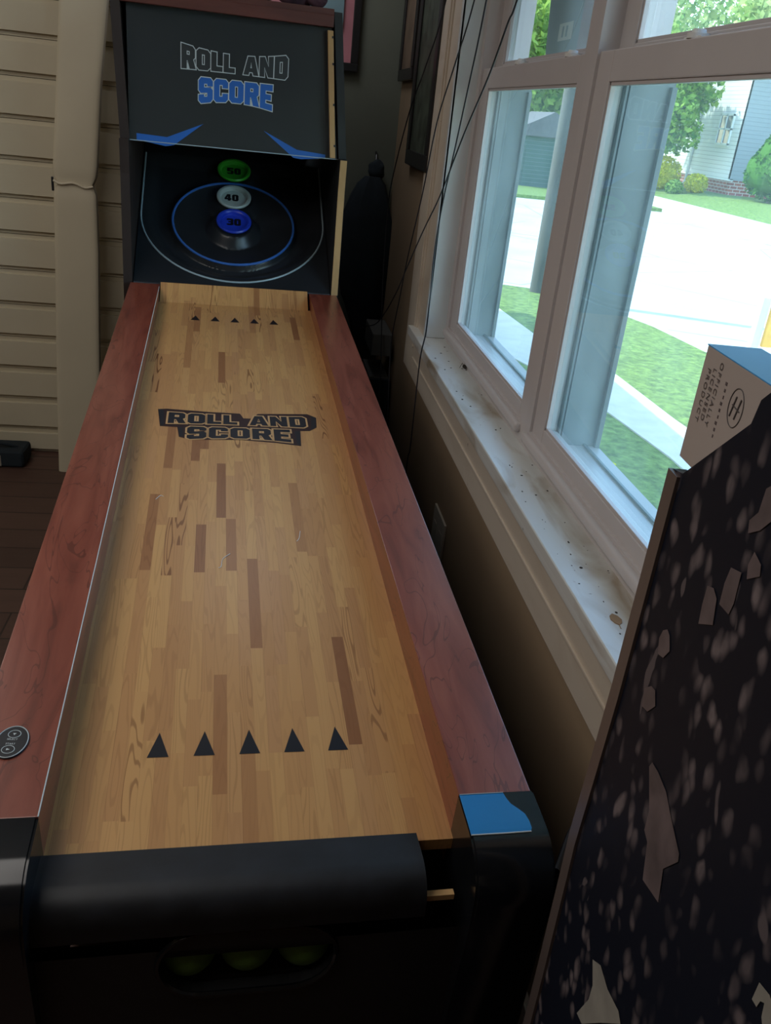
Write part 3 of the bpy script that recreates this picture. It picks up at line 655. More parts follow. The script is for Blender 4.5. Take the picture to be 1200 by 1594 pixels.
# balls in the tray
for i, (bx, lab) in enumerate(((-.272, 'green game ball at the right end of the tray opening'), (-.339, 'green game ball in the middle of the tray opening'), (-.407, 'green game ball at the shaded left end of the tray opening'))):
    bm = new(); sphere(bm, (bx, -.037, -.2085+.0335), .0335, u=32, v=20)
    o = link('game_ball', bm, M['ball'], None, LV, sm=True); tag(o, lab, 'ball', 'game balls in the tray')
# lint on the lane
def lint(name, pts, lab, S=TL):
    bm = new(); tube(bm, catmull([on_lane(a, b, .0006) for a, b in pts], 6), .0006, 5)
    tag(link(name, bm, M['lint'], None, S), lab, 'lint')
lint('lint_thread', [(-.377, .568), (-.373, .572), (-.370, .595), (-.357, .612)], 'bent white thread lying mid-lane below the printed logo')
lint('lint_thread', [(-.498, .80), (-.490, .815), (-.484, .812)], 'tiny white thread near the lane left edge below the logo')
lint('lint_thread', [(-.235, .655), (-.230, .665), (-.226, .690)], 'short white fibre on the right half of the lane')
# ================================================================ things on top of the machine
def blob(bm, c, r, sx, sy, sz, amp=.25, sd=0, u=28, v=18):
    n0 = len(bm.verts); g = bmesh.ops.create_uvsphere(bm, u_segments=u, v_segments=v, radius=1)
    for q in g['verts']:
        k = 1+amp*(noise.noise(q.co*1.6+Vector((sd, 0, 0))))
        q.co = Vector((c[0]+q.co.x*r*sx*k, c[1]+q.co.y*r*sy*k, c[2]+q.co.z*r*sz*k))
    return bm
zt = .992
def plush(x, y, s, sd, m, lab):
    bm = new(); blob(bm, (x, y, zt+.075*s), .08*s, 1, .8, .95, .2, sd); blob(bm, (x, y-.01, zt+.17*s), .055*s, 1, .9, .95, .15, sd+1)
    blob(bm, (x-.05*s, y-.045*s, zt+.03*s), .035*s, 1, 1.3, .8, .1); blob(bm, (x+.05*s, y-.045*s, zt+.03*s), .035*s, 1, 1.3, .8, .1)
    blob(bm, (x-.045*s, y, zt+.225*s), .022*s, 1, .6, 1, .1); blob(bm, (x+.045*s, y, zt+.225*s), .022*s, 1, .6, 1, .1)
    zmin = min(v.co.z for v in bm.verts)
    bmesh.ops.translate(bm, vec=(0, 0, zt-zmin), verts=bm.verts)
    tag(link('stuffed_toy', bm, m, None, LV, sm=True), lab, 'toy', 'stuffed toys on top of the machine')
plush(-.15, 2.26, .9, 1, M['plush'], 'mauve stuffed toy on the machine top beside its right edge')
plush(-.30, 2.30, .9, 4, M['coat'], 'dark stuffed toy on the machine top between box and mauve toy')
e = empty('game_box', (0, 0, 0), 0, 'blue and white printed box standing on top of the machine', 'box'); e.matrix_world = LV @ Matrix.Translation((-.42, 2.26, zt)); parent_world[e.name] = e.matrix_world.copy()
bm = new(); box(bm, -.545, -.385, 2.20, 2.29, zt, zt+.11, .002); link('carton', bm, M['plush_blue'], e, LV)
bm = new(); box(bm, -.440, -.390, 2.198, 2.1998, zt+.003, zt+.05); link('carton_label', bm, M['white_print'], e, LV)
# ================================================================ back wall things
def picture(name, mtx, w_, h_, fw, art, lab, cat='picture'):
    """frame lies in local XZ, front facing -Y"""
    e = empty(name, (0, 0, 0), 0, lab, cat); e.matrix_world = mtx; parent_world[e.name] = mtx.copy()
    bm = new(); box(bm, -w_/2, w_/2, 0, .02, h_-fw, h_, .003); box(bm, -w_/2, w_/2, 0, .02, 0, fw, .003); box(bm, -w_/2, -w_/2+fw, 0, .02, fw, h_-fw, .003); box(bm, w_/2-fw, w_/2, 0, .02, fw, h_-fw, .003)
    link('picture_frame', bm, M['frame_black'], e, mtx); bm = new(); box(bm, -w_/2+fw, w_/2-fw, .008, .018, fw, h_-fw); link('picture_print', bm, art, e, mtx)
    return e
picture('framed_poster', UP @ Matrix.Translation((.02, 3.775, .135)), .62, .85, .03, M['pink'], 'black-framed pink poster on the back wall behind the machine')
# frames on the window wall, left of the casing
def on_right_wall(y, z, tilt=0): return UP @ Matrix.Translation((WX-.022, y, z)) @ Matrix.Rotation(tilt, 4, 'X') @ Matrix.Rotation(math.radians(-90), 4, 'Z')
picture('framed_picture', on_right_wall(3.13, -.160, 0), .46, 1.05, .05, M['dark_art'], 'tall black-framed dark green picture beside the window casing')
picture('framed_picture', on_right_wall(3.60, .12, 0), .36, .75, .04, M['brown_art'], 'black-framed brown picture next to the room corner')
# pale blue poster strip behind machine top
bm = new(); box(bm, .04, .26, 3.770, 3.7745, .28, .9); 
tag(link('blue_poster', bm, M['pale_poster']), 'pale blue poster behind the machine top right corner', 'poster')
# hanging dark coat in the corner
def coat():
    bm = new(); rings = []; prof = [(-.02, .030, .02), (-.05, .055, .03), (-.10, .075, .045), (-.20, .105, .06), (-.36, .125, .065), (-.50, .105, .06), (-.62, .06, .045), (-.72, .035, .03)]
    for z, rx, ry in prof:
        ring = []
        for k in range(28):
            a = 2*math.pi*k/28; f = 1+.10*math.sin(5*a+z*9)+.05*math.sin(9*a)
            ring.append(bm.verts.new((.425+rx*math.cos(a)*f+.012*math.sin(z*7), 3.725+ry*math.sin(a)*f, -.22+z)))
        rings.append(ring)
    for a, b in zip(rings, rings[1:]):
        for k in range(28): bm.faces.new((a[k], b[k], b[(k+1) % 28], a[(k+1) % 28]))
    bm.faces.new(rings[0]); bm.faces.new(rings[-1][::-1]); bmesh.ops.recalc_face_normals(bm, faces=bm.faces); return bm
e = empty('hanging_coat', (.42, 3.79, -.25), 0, 'dark navy coat hanging in the far right corner of the room', 'coat')
link('coat_body', coat(), M['coat'], e, sm=True)
bm = new(); blob(bm, (.435, 3.745, -.215), .04, .9, .8, 1, .2, 3); link('coat_hood', bm, M['coat'], e, sm=True)
bm = new(); tube(bm, [(.435, 3.799, -.15), (.435, 3.77, -.16), (.435, 3.755, -.185)], .005, 8); link('coat_hook', bm, M['frame_black'], e, sm=True)
bm = new(); blob(bm, (.31, 3.56, -1.28), .12, .7, .75, 1.35, .2, 5); blob(bm, (.31, 3.56, -.98), .095, .9, .8, 1.9, .25, 8)
z0 = min(v.co.z for v in bm.verts); bmesh.ops.translate(bm, vec=(0, 0, -H-z0), verts=bm.verts)
tag(link('duffel_bag', bm, M['coat'], sm=True), 'dark bulging upright bag on the floor behind the machine', 'bag')
# pale stepped shelf unit by the corner
e = empty('corner_shelf', (.45, 3.35, -H), 0, 'low dark shelf unit with pale angled boards under the window wall corner', 'shelf')
bm = new(); box(bm, .415, .498, 3.22, 3.24, -H, -.95); box(bm, .415, .498, 3.50, 3.52, -H, -.95); link('upright', bm, M['coat'], e)
for z in (-.86, -1.03, -1.20): bm = new(); box(bm, .42, .498, 3.241, 3.499, z, z+.085, .003); link('shelf_board', bm, M['step'], e)
# ================================================================ padded cream panels at the left
e = empty('wall_pad', (-1.3, 3.65, -H), 0, 'large cream padded panel with horizontal seams standing against the back wall', 'wall pad')
bm = new(); seams = [-1.482, -1.395, -1.259, -1.125, -.99, -.855, -.715, -.575, -.44, -.30, -.155, -.01, .151-.03, .25, .38, .51, .64, .77]
seams[0] = -1.5
for a, b in zip(seams, seams[1:]):
    g = bmesh.ops.create_cube(bm, size=1, matrix=Matrix.Translation((-1.18, 3.695, (a+b)/2)) @ Matrix.Diagonal((1.25, .09, b-a-.002, 1)))
    es = {e_ for v in g['verts'] for e_ in v.link_edges}; bmesh.ops.bevel(bm, geom=list(es), offset=.016, segments=4, affect='EDGES')
link('padding', bm, M['cream'], e, sm=True)
bm = new(); box(bm, -1.80, -.56, 3.745, 3.79, -H, .76); link('backing_board', bm, M['dark_wood'], e)
bm = new(); g = []
prf = [(-H, -.8345, -.665), (-1.2, -.826, -.655), (-.9, -.815, -.648), (-.6, -.802, -.640), (-.42, -.797, -.640), (-.385, -.795, -.641), (-.355, -.790, -.643), (-.325, -.795, -.638), (-.29, -.793, -.634), (0, -.766, -.610), (.25, -.744, -.580), (.7, -.72, -.55)]
for z, xl, xr in prf:
    pinch = -.010 if abs(z+.355) < .01 else 0; row = []; c = (xl+xr)/2; hw = (xr-xl)/2+pinch; yc = 3.47+.10*(z+H)/2.2
    for k in range(20):
        a = 2*math.pi*k/20; sx = math.copysign(abs(math.cos(a))**.35, math.cos(a)); sy = math.copysign(abs(math.sin(a))**.35, math.sin(a))
        row.append(bm.verts.new((c+hw*sx, yc+(.028+pinch*.6)*sy, z)))
    g.append(row)
for a, b in zip(g, g[1:]):
    for k in range(20): bm.faces.new((a[k], a[(k+1) % 20], b[(k+1) % 20], b[k]))
bm.faces.new(g[0][::-1]); bm.faces.new(g[-1])
e = empty('leaning_pad', (-.75, 3.47, -H), 0, 'tall narrow cream padded board with a wrinkle leaning on the seamed panel', 'padded board')
link('board_cover', bm, M['cream'], e, sm=True)
bm = new(); box(bm, -.805, -.797, 3.52, 3.53, -.385, -.335, .002); q = link('strap_end', bm, M['ink'], e)
bm = new(); tube(bm, catmull([(-.792, 3.497, -.345), (-.765, 3.494, -.355), (-.72, 3.4945, -.349), (-.68, 3.4945, -.362), (-.650, 3.497, -.356)], 5), .0042, 8); link('fabric_fold', bm, M['cream'], e, sm=True)
# dark curtain-like board between panel and machine
bm = new(); box(bm, -.553, -.497, 3.62, 3.795, -H, .85, .004); tag(link('dark_post', bm, M['dark_wood']), 'dark brown post between the cream panel and the machine', 'post')
# black bag on the floor
e = empty('black_case', (-1.10, 3.50, -H), 0, 'small black case with a pale label on the floor at the left', 'case')
bm = new(); box(bm, -1.30, -.975, 3.46, 3.60, -H, -H+.075, .02, 3); link('case_body', bm, M['coat'], e, sm=True)
bm = new(); box(bm, -1.16, -1.065, 3.4585, 3.4605, -H+.008, -H+.055); link('case_label', bm, M['grey_label'], e)
bm = new(); tube(bm, catmull([(-1.22, 3.52, -H+.074), (-1.15, 3.50, -H+.098), (-1.07, 3.50, -H+.094), (-1.01, 3.52, -H+.074)], 6), .007, 8); link('case_handle', bm, M['coat'], e, sm=True)
# ================================================================ outlet
e = empty('wall_outlet', (WX, 2.10, -1.10), 0, 'ivory outlet plate low on the wall under the window', 'outlet')
bm = new(); box(bm, .5085, WX, 2.035, 2.185, -1.115, -1.000, .002); link('cover_plate', bm, M['plate'], e, sm=True)
for yy in (2.075, 2.145):
    bm = new(); box(bm, .5075, .509, yy-.016, yy+.016, -1.075, -1.040, .0005); link('socket', bm, M['plate'], e)
# ================================================================ cords
def cord(pts, lab, r=.0019):
    dx = {'furthest': -.010, 'crossing': .008, 'straight': 0, 'slanting': -.012}[next(q for q in ('furthest', 'crossing', 'straight', 'slanting') if q in lab)]
    pts = [(x+dx, y, z) for x, y, z in pts]
    bm = new(); tube(bm, catmull(pts, 7), r, 7); tag(link('cord', bm, M['cord'], sm=True), lab, 'cord', 'black cords hanging by the window')
cord([(.45, 2.40, .60), (.45, 2.545, .283), (.45, 2.755, .139), (.45, 3.0, .011), (.45, 3.256, -.211), (.45, 3.30, -.34), (.45, 3.24, -.60), (.47, 3.18, -1.0), (.47, 3.16, -1.49)], 'black cord hanging furthest from the window, dropping towards the corner', .002)
cord([(.45, 2.05, .55), (.45, 2.263, .2575), (.45, 2.406, .133), (.45, 2.573, -.007), (.45, 2.682, -.203), (.45, 2.827, -.406), (.45, 2.911, -.56), (.45, 3.0, -.76), (.45, 2.90, -1.02), (.46, 2.85, -1.49)], 'black cord crossing the left casing edge and falling to the floor')
cord([(.45, 1.98, .62), (.45, 2.093, .242), (.45, 2.171, .068), (.45, 2.244, -.076), (.45, 2.310, -.196), (.45, 2.342, -.330), (.45, 2.323, -.518), (.45, 2.368, -.628), (.45, 2.364, -.78), (.45, 2.36, -.907), (.45, 2.38, -.989), (.46, 2.40, -1.49)], 'black cord hanging straight down across the left corner of the sill')
cord([(.45, 1.60, .40), (.45, 1.77, .2123), (.45, 1.818, .1775), (.45, 1.918, .091), (.45, 2.094, -.026), (.45, 2.296, -.178), (.45, 2.488, -.291), (.45, 2.698, -.425), (.45, 2.898, -.555), (.44, 3.20, -.72), (.36, 3.36, -.86), (.34, 3.45, -1.49)], 'black cord slanting from the upper sash down behind the machine')
# ================================================================ sill litter
bm = new(); sphere(bm, (.566, 2.30, -.6245), .005, 1, 1.8, 1, 12, 8); sphere(bm, (.566, 2.285, -.624), .0035, 1, 1, 1, 10, 6)
for k in range(6):
    a = .9*k+.3; tube(bm, [(.566, 2.30, -.624), (.566+.008*math.cos(a), 2.30+.014*math.sin(a), -.618), (.566+.012*math.cos(a), 2.30+.022*math.sin(a), -.6297)], .0006, 4)
tag(link('dead_insect', bm, M['bug']), 'dead dark insect on the sill at the foot of the left sash', 'insect')
bm = new(); vs = []
lf = [(0, -.016), (.006, -.011), (.009, -.002), (.006, .008), (0, .014), (-.006, .008), (-.008, -.002), (-.005, -.011)]
prism(bm, [(.521+a, .995+b) for a, b in lf], 'z', -.6298, -.6288); tube(bm, [(.521, .979, -.629), (.519, .968, -.6285)], .0005, 4)
tag(link('dry_leaf', bm, M['leaf_brown']), 'dry brown leaf lying on the near end of the sill', 'leaf')
bm = new()
for k in range(46):
    x = random.uniform(.495, .565); y = random.uniform(.95, 2.55); r_ = random.uniform(.0006, .0022); sphere(bm, (x, y, -.6300+r_*.35), r_, random.uniform(.6, 1.6), random.uniform(.8, 2.5), .35, 6, 4)
tag(link('dirt_specks', bm, M['bug']), 'scattered dark dirt specks on the white sill', 'dirt', kind='stuff')
# ================================================================ arcade cabinet at the right
ar = math.radians(4.6); AM = UP @ Matrix.Translation((.3366, .612, 0)) @ Matrix.Rotation(-ar, 4, 'Z')    # local -X is the visible side
e = empty('arcade_cabinet', (.3366, .612, -H), -ar, 'narrow black arcade cabinet with pale splattered side art in the right foreground', 'arcade cabinet')
# profile in (y, z): y measured from the far edge towards the camera
prof = [(0, -H), (.004, -.85), (.008, -.70), (.010, -.655), (.008, -.62), (.004, -.55), (.0, -.46), (-.001, -.32), (-.001, -.240), (-.022, -.236), (-.103, -.165), (-.107, -.147), (-.116, -.139), (-.20, -.10), (-.30, .04), (-.34, .04), (-.34, -H)]
prof = [(y, z) for y, z in prof]
bm = new(); prism(bm, prof, 'x', 0, .012); link('side_panel', bm, M['art'], e, AM)
bm = new()
edge = [(y+.001, z) for y, z in prof[:10]]
inner = [(y-.019, z) for y, z in prof[:9]]
tp = edge[:9]+inner[::-1]
prism(bm, tp, 'x', -.003, .0); 
link('edge_trim', bm, M['edge'], e, AM, sm=False)
bm = new(); box(bm, .012, .105, -.335, -.012, -H, -.2365); link('cabinet_body', bm, M['black_matte'], e, AM)
# a second, far side panel
bm = new(); prism(bm, prof, 'x', .105, .117); link('side_panel', bm, M['black_matte'], e, AM)
# printed chevron on the art and torn paper patch
def pal(pts, nm, m, z=.0008, lab=None):
    bm = new(); fill(bm, [pts], 0, lambda a, b, c: (-z, a, b)); o = link(nm, fix(bm, (-1, 0, 0)), m, e, AM)
    if lab: o['label'] = lab
    return o
for nm_, pts_, m_ in (('art_shard', [(-.1042, -.4636), (-.107, -.4568), (-.1205, -.455), (-.1406, -.4568), (-.1583, -.466), (-.1831, -.4768), (-.1851, -.4828), (-.1694, -.5076), (-.1774, -.5353), (-.1463, -.5458), (-.1358, -.5148), (-.126, -.5118), (-.1243, -.4916)], 'smudge'),
    ('art_shard', [(-.1054, -.6969), (-.1222, -.6825), (-.1454, -.6827), (-.1721, -.6733), (-.1808, -.6771), (-.150, -.722), (-.1204, -.7682), (-.1056, -.7742), (-.1194, -.7336), (-.119, -.7144)], 'smudge2'),
    ('art_emblem', [(-.3042, -.452), (-.3154, -.4478), (-.335, -.455), (-.340, -.470), (-.324, -.4741), (-.3163, -.4664), (-.3141, -.4569), (-.3107, -.46), (-.3097, -.4669), (-.3039, -.4679)], 'smudge2'),
    ('art_shard', [(-.1107, -.2875), (-.120, -.284), (-.1281, -.2881), (-.1334, -.3067), (-.1138, -.3183), (-.111, -.3029)], 'smudge'),
    ('art_shard', [(-.134, -.2591), (-.1485, -.2551), (-.151, -.2783), (-.1488, -.2881), (-.1335, -.2891), (-.1319, -.2729)], 'smudge'),
    ('art_shard', [(-.1559, -.2351), (-.1677, -.2384), (-.1705, -.2455), (-.157, -.2553), (-.1532, -.2464)], 'smudge'),
    ('art_shard', [(-.1466, -.194), (-.1525, -.1887), (-.1648, -.2078), (-.1542, -.2205), (-.1417, -.2288), (-.1384, -.2207), (-.1462, -.2111)], 'smudge'),
    ('art_shard', [(-.0632, -.3574), (-.070, -.352), (-.0763, -.3538), (-.0834, -.3639), (-.076, -.3755), (-.0656, -.3789), (-.0604, -.3669)], 'smudge'),
    ('art_shard', [(-.0596, -.4179), (-.070, -.408), (-.0785, -.4063), (-.0858, -.4166), (-.0754, -.4303), (-.064, -.4338)], 'smudge')): pal(pts_, nm_, M[m_])
# pale carton with blue top, standing behind the side panel
CTN = AM; bx = empty('carton_box', (.3366, .612, -.2365), -ar, 'pale carton with bright blue top perched on the black arcade cabinet', 'box')
parent_world[bx.name] = AM @ Matrix.Translation((0, 0, -.2365))
bx.matrix_world = parent_world[bx.name]
bm = new(); box(bm, .0125, .056, -.115, .020, -.236, -.141, .0008); link('carton_body', bm, M['carton'], bx, AM)
bm = new(); box(bm, .0122, .0563, -.115, .0203, -.141, -.1402); link('carton_top', bm, M['carton_blue'], bx, AM)
def cmx(y, z, rot, x=.0120): # text plane facing -X: local x -> direction in (y,z)
    # columns: text-x, text-y, normal
    c, s = math.cos(rot), math.sin(rot)
    tx = Vector((0, -c, s)); n = Vector((-1, 0, 0)); ty = n.cross(tx)
    mm = Matrix((tx, ty, n)).transposed().to_4x4(); mm.translation = (x, y, z); return AM @ mm
# lettering runs down the carton
for i, wd in enumerate(('PRODUCT', 'LICENSED', 'OFFICIALLY')):
    mini_text(wd, .0078, cmx(.006-.0095*i, -.172+.003*(i-2), math.radians(-90)), M['carton_ink'], bx, grow=.00005, track=1.3)
bm = new()
for k in range(9): box(bm, .0121, .0125, -.0295, -.0265-.0008*(k % 3), -.160-.0052*k, -.1575-.0052*k)
q = link('faint_print', bm, M['carton'] if 0 else M['smudge'], bx, AM); q['kind'] = 'stuff'
bm = new(); tube(bm, [(.0122, -.052+.0115*math.cos(2*math.pi*k/36), -.170+.0145*math.sin(2*math.pi*k/36)) for k in range(36)], .0004, 5, True)
for dy in (-.004, .004): tube(bm, [(.0122, -.052+dy-.002, -.162+.0), (.0122, -.052+dy, -.170), (.0122, -.052+dy+.002, -.178)], .0007, 5)
tube(bm, [(.0122, -.046, -.169), (.0122, -.059, -.171)], .0005, 5)
link('carton_emblem', bm, M['carton_ink'], bx, AM)
# black power lead behind the cabinet
bm = new(); tube(bm, catmull([(.372, .70, -.80), (.41, .76, -.80), (.44, .80, -.84), (.45, .84, -.95), (.45, .86, -1.49)], 7), .004, 8)
tag(link('power_cable', bm, M['cord'], sm=True), 'short black cable looping out behind the arcade cabinet near the floor', 'cord')
# ================================================================ outdoors
G = -2.8
def flat(name, pts, z0, z1, m, lab=None, cat=None, kind='structure'):
    bm = new(); prism(bm, pts, 'z', z0, z1); o = link(name, bm, m)
    if kind: o['kind'] = kind
    if lab: o['label'] = lab; o['category'] = cat
    return o
flat('ground', [(-40, -40), (140, -40), (140, 160), (-40, 160)], G-.5, G-.10, M['road'])
lawn = [(.68, -12), (6.9, -12), (6.8, 8), (6.7, 11.8), (6.5, 13.6), (6.1, 15.0), (5.3, 16.3), (4.4, 16.6), (.68, 16.8)]
flat('lawn_near', lawn, G-.3, G-.004, M['grass'])
flat('trim_11', [(6.9, -12), (7.06, -12), (6.96, 8), (6.86, 11.9), (6.64, 13.7), (6.2, 15.2), (5.36, 16.45), (4.4, 16.78), (.68, 16.98), (.68, 16.8), (4.4, 16.6), (5.3, 16.3), (6.1, 15.0), (6.5, 13.6), (6.7, 11.8), (6.8, 8)], G-.3, G+.0, M['concrete'])
flat('path', [(4.7, -12), (5.1, -12), (4.75, 7), (4.62, 8.6), (4.58, 10.9), (4.05, 12.4), (3.9, 14.6), (3.9, 16.6), (2.6, 16.7), (2.9, 13), (3.16, 11.4), (3.8, 9.4), (4.02, 7.4), (4.0, -12)], G-.01, G+.012, M['concrete'])
# far side of the street
flat('lawn_far', [(18.9, 10), (70, 10), (70, 58), (18.9, 58)], G-.3, G+.30, M['grass'])
bm = new(); prism(bm, [(18.9, G+.30), (22.5, -2.15), (70, -1.9), (70, G-.2), (18.9, G-.2)], 'y', 10, 58); o = link('lawn_slope', bm, M['grass']); o['kind'] = 'structure'
flat('trim_12', [(18.6, 10), (18.9, 10), (18.9, 58), (18.6, 58)], G-.3, G+.42, M['concrete'])
flat('lawn_corner', [(-10, 42), (18.2, 40), (18.2, 130), (-10, 130)], G-.3, G+.05, M['grass'])
# house across the street
hz = -2.15; e = empty('white_house', (29, 50, hz), 0, 'white-sided house with red brick base across the street', 'house')
HX, HY = 24.0, 45.4
bm = new(); box(bm, HX+.05, 37, HY+.05, 64, hz-.5, hz+.75); link('brick_base', bm, M['brick'], e)
bm = new(); box(bm, HX, HX+.2, HY+.02, 64, hz+.75, 4.8); q = link('side_wall', bm, M['white_siding'], e); q['label'] = 'sunlit white siding wall'
bm = new(); prism(bm, [(HX, hz+.75), (37, hz+.75), (37, 4.6), ((HX+37)/2, 6.9), (HX, 4.6)], 'y', HY, HY+.2); q = link('gable_wall', bm, M['siding_shade_tone'], e); q['label'] = 'siding gable wall with its shade put into the grey colour'  # greyer copy of the siding, the gable's shade is in the colour
bm = new(); box(bm, HX-.02, HX+.2, HY, 64, hz+.70, hz+.80); link('water_table', bm, M['white_paint'], e)
bm = new(); prism(bm, [(HX-.5, 4.5), ((HX+37)/2, 7.0), (37.5, 4.5), (37.5, 4.8), ((HX+37)/2, 7.4), (HX-.5, 4.8)], 'y', HY-.4, 64.4); link('roof', bm, M['roof'], e)
for yy in (47.2, 53.5, 59):
    bm = new(); z0, z1 = .25, 1.75
    for a in ((yy-.75, yy-.65, z0, z1), (yy+.65, yy+.75, z0, z1), (yy-.75, yy+.75, z0-.05, z0+.08), (yy-.75, yy+.75, z1-.08, z1+.05), (yy-.05, yy+.05, z0, z1), (yy-.75, yy+.75, .98, 1.06)): box(bm, HX-.08, HX, *a)
    f = link('house_window', bm, M['white_paint'], e); bm = new(); box(bm, HX-.03, HX-.005, yy-.7, yy+.7, z0, z1); link('window_pane', bm, M['dark_pane'], f)
bm = new(); tube(bm, [(HX-.08, 50.4, 4.5), (HX-.08, 50.4, hz+.3), (HX-.3, 50.4, hz)], .07, 8); link('downspout', bm, M['white_paint'], e, sm=True)
# foliage builder
def leaves(bm, c, rad, n, size, sd, shell=.55, shape=None):
    rnd = random.Random(sd)
    for k in range(n):
        while True:
            v = Vector((rnd.uniform(-1, 1), rnd.uniform(-1, 1), rnd.uniform(-1, 1)))
            if shell < v.length < 1: break
        if noise.noise(v*2.3+Vector((sd, 0, 0))) < -.22: continue
        if shape: v = shape(v)
        p = Vector((c[0]+v.x*rad[0], c[1]+v.y*rad[1], c[2]+v.z*rad[2])); s = size*rnd.uniform(.6, 1.3)
        nrm = Vector((rnd.gauss(0, 1), rnd.gauss(0, 1), rnd.gauss(0, 1)+.6)).normalized(); u = nrm.orthogonal().normalized(); w2_ = nrm.cross(u); a = rnd.uniform(0, 6.28)
        uu = u*math.cos(a)+w2_*math.sin(a); ww = nrm.cross(uu)
        bm.faces.new([bm.verts.new(p+uu*s), bm.verts.new(p+ww*s*.6+uu*.2*s), bm.verts.new(p-uu*s), bm.verts.new(p-ww*s*.6)])
    return bm
def tree(x, y, base, crown, rad, n, size, m, sd, lab, tr=.22, clumps=7):
    e = empty('tree', (x, y, base), 0, lab, 'tree', 'trees across the street')
    bm = new(); top = crown; tube(bm, [(x, y, base), (x+.1, y, base+(crown-base)*.5), (x, y, crown)], [tr, tr*.8, tr*.45], 10)
    rnd = random.Random(sd+50)
    for k in range(6):
        a = 1.05*k; tube(bm, [(x, y, crown-rad[2]*.6), (x+rad[0]*.35*math.cos(a), y+rad[1]*.35*math.sin(a), crown), (x+rad[0]*.7*math.cos(a), y+rad[1]*.7*math.sin(a), crown+rad[2]*.3)], [tr*.5, tr*.3, tr*.1], 6)
    link('trunk', bm, M['bark'], e, sm=True)
    bm = new(); leaves(bm, (x, y, crown), rad, n//2, size, sd, .2)
    for k in range(clumps):
        a = rnd.uniform(0, 6.28); h_ = rnd.uniform(-.7, .8); rr = math.sqrt(max(.05, 1-h_*h_))*.75
        leaves(bm, (x+rad[0]*rr*math.cos(a), y+rad[1]*rr*math.sin(a), crown+rad[2]*h_), (rad[0]*.45, rad[1]*.45, rad[2]*.38), n//(2*clumps), size, sd+k+1, .3)
    link('foliage', bm, m, e)
tree(20.1, 48.6, -2.25, 2.5, (2.8, 4.0, 3.0), 13000, .17, M['leaf'], 3, 'leafy maple hiding the left part of the white house', .2)
tree(21.8, 71, G+.05, 5.6, (3.6, 4.2, 6.6), 8000, .28, M['leaf'], 11, 'broad green tree at the far street corner left of the house', .25)
tree(14.6, 57, G+.05, 3.0, (3.4, 3.4, 4.6), 8000, .28, M['leaf'], 17, 'green tree seen through the left sash above the dark garage', .25)
tree(50, 84, -2.4, 12.0, (9, 8, 8), 7000, .42, M['leaf_pale'], 23, 'tall pale tree rising behind the white house roof', .35)
tree(36, 96, -2.8, 12, (9, 8, 10), 7000, .45, M['leaf_pale'], 29, 'tall pale tree seen above the middle of the meeting rails', .35)
tree(72, 90, -2.2, 12, (8, 8, 9), 6000, .42, M['leaf'], 31, 'tall tree beyond the right side of the white house', .35)
# conical evergreen by the house corner
e = empty('evergreen_shrub', (24.3, 41.6, -2.17), 0, 'large cone-shaped evergreen shrub at the corner of the white house', 'shrub')
bm = new(); tube(bm, [(24.3, 41.6, -2.17), (24.3, 41.6, .9)], [.12, .04], 8); link('stem', bm, M['bark'], e)
bm = new(); cone = lambda v: Vector((v.x*(1.05-.5*(v.z+1)*.85)*1.0, v.y*(1.05-.5*(v.z+1)*.85), v.z))
blob(bm, (24.3, 41.6, -.62), 1.4, .95, .95, .95, .2, 2); leaves(bm, (24.3, 41.6, -.15), (2.0, 2.0, 1.95), 11000, .10, 41, .55, cone); link('foliage', bm, M['leaf_dark'], e)
def bush(x, y, z, r_, m, sd, lab, n=2600, sz=.08):
    e = empty('garden_bush', (x, y, z), 0, lab, 'bush', 'bushes along the house')
    bm = new(); tube(bm, [(x, y, z), (x, y, z+r_)], [.05, .02], 6); link('stem', bm, M['bark'], e)
    bm = new(); blob(bm, (x, y, z+r_*.75), r_*.7, 1, 1, .9, .2, sd); leaves(bm, (x, y, z+r_*.85), (r_, r_, r_*.85), n, sz, sd, .7); link('foliage', bm, m, e)
bush(21.2, 47.6, -2.35, 1.05, M['leaf_yellow'], 51, 'round yellow bush in front of the white house')
bush(22.2, 45.4, -2.25, .6, M['leaf_yellow'], 53, 'low yellow bush to the right of the round yellow one', 1600)
bush(20.9, 45.1, -2.4, .45, M['leaf'], 55, 'low green bush before the yellow bushes', 1400)
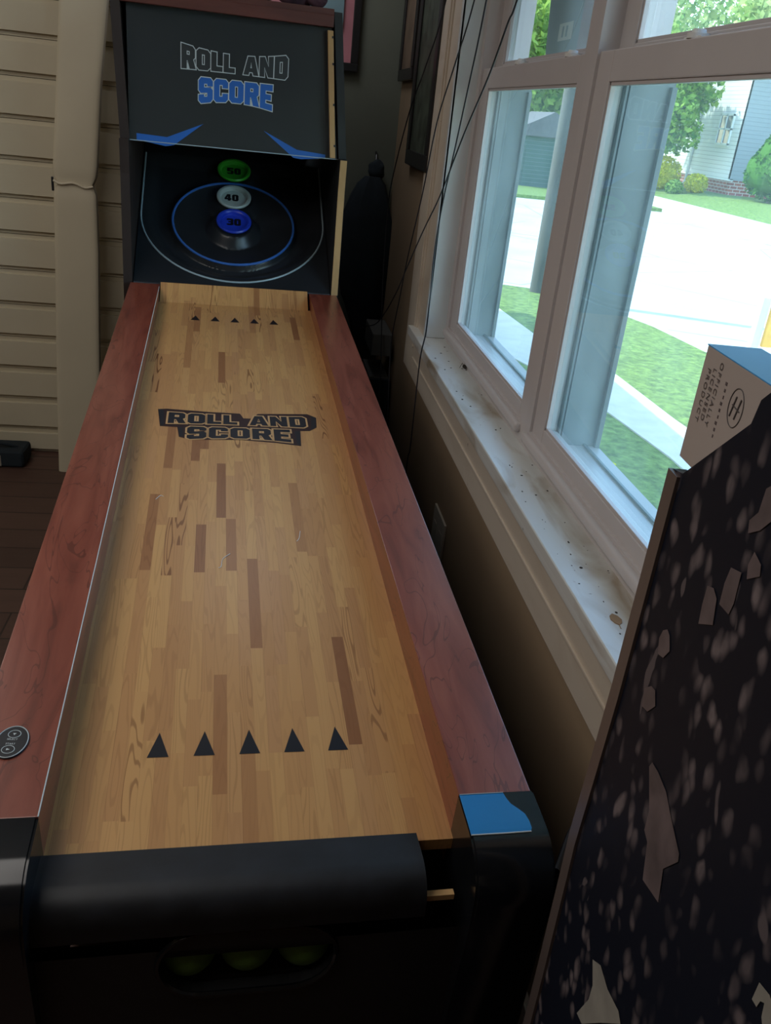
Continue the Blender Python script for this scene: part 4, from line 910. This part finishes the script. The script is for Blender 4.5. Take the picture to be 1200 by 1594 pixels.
# utility pole at the street corner
e = empty('utility_pole', (5.17, 16.05, G-.004), 0, 'grey utility pole at the near street corner seen through the left sash', 'pole')
bm = new(); tube(bm, [(5.17, 16.05, G-.004), (5.17, 16.05, 6.0)], [.15, .12], 16); link('pole_shaft', bm, M['pole'], e, sm=True)
bm = new(); box(bm, 4.3, 6.5, 15.86, 15.96, 5.3, 5.42); link('crossarm', bm, M['pole'], e)
bm = new()
for zz, xx in ((5.45, 4.5), (5.45, 6.3)):
    tube(bm, catmull([(xx, 15.9, zz), (xx+7, 30, zz+.6), (xx+14, 46, zz+4)], 12), .02, 5)
tag(link('power_line', bm, M['cord']), 'thin dark power lines crossing the sky outside the upper sash', 'power line')
# far green-grey garage
e = empty('green_garage', (14.4, 49, G+.05), 0, 'dark green-grey garage beyond the cross street seen through the left sash', 'garage')
bm = new(); box(bm, 12.4, 16.4, 47, 51, G+.05, -.3); link('garage_wall', bm, M['teal_siding'], e)
bm = new(); prism(bm, [(12.0, -.3), (14.4, .9), (16.8, -.3)], 'y', 46.7, 51.3); link('garage_roof', bm, M['roof'], e)
bm = new(); box(bm, 13.2, 15.6, 46.93, 47.0, G+.05, -.9); link('garage_door', bm, M['teal_siding'], e)
# kerbside panel
e = empty('street_barricade', (7.3, 11.6, G-.1), 0, 'orange panel beside a pale post standing at the near kerb', 'barricade')
bm = new(); box(bm, 7.08, 7.20, 11.55, 11.67, G-.1, G+.95, .01); link('post', bm, M['white_paint'], e)
bm = new(); box(bm, 7.22, 7.62, 11.5, 11.56, G+.25, G+.9, .01); link('panel_board', bm, M['orange'], e)
bm = new(); box(bm, 7.52, 7.58, 11.5, 11.56, G-.1, G+.249); link('support_leg', bm, M['white_paint'], e)
# dandelions
for i, (x, y) in enumerate(((3.28, 7.05), (3.0, 5.85), (3.2, 5.9))):
    bm = new(); cyl(bm, (x, y), .035, G+.03, G+.05, 10); cyl(bm, (x, y), .006, G-.004, G+.031, 6); tag(link('dandelion', bm, M['leaf_yellow']), ['yellow dandelion on the shaded lawn nearest the path', 'yellow dandelion in the shaded lawn lowest in the right sash', 'yellow dandelion just beside the lowest one'][i], 'flower', 'dandelions on the near lawn')
bpy.context.view_layer.update()
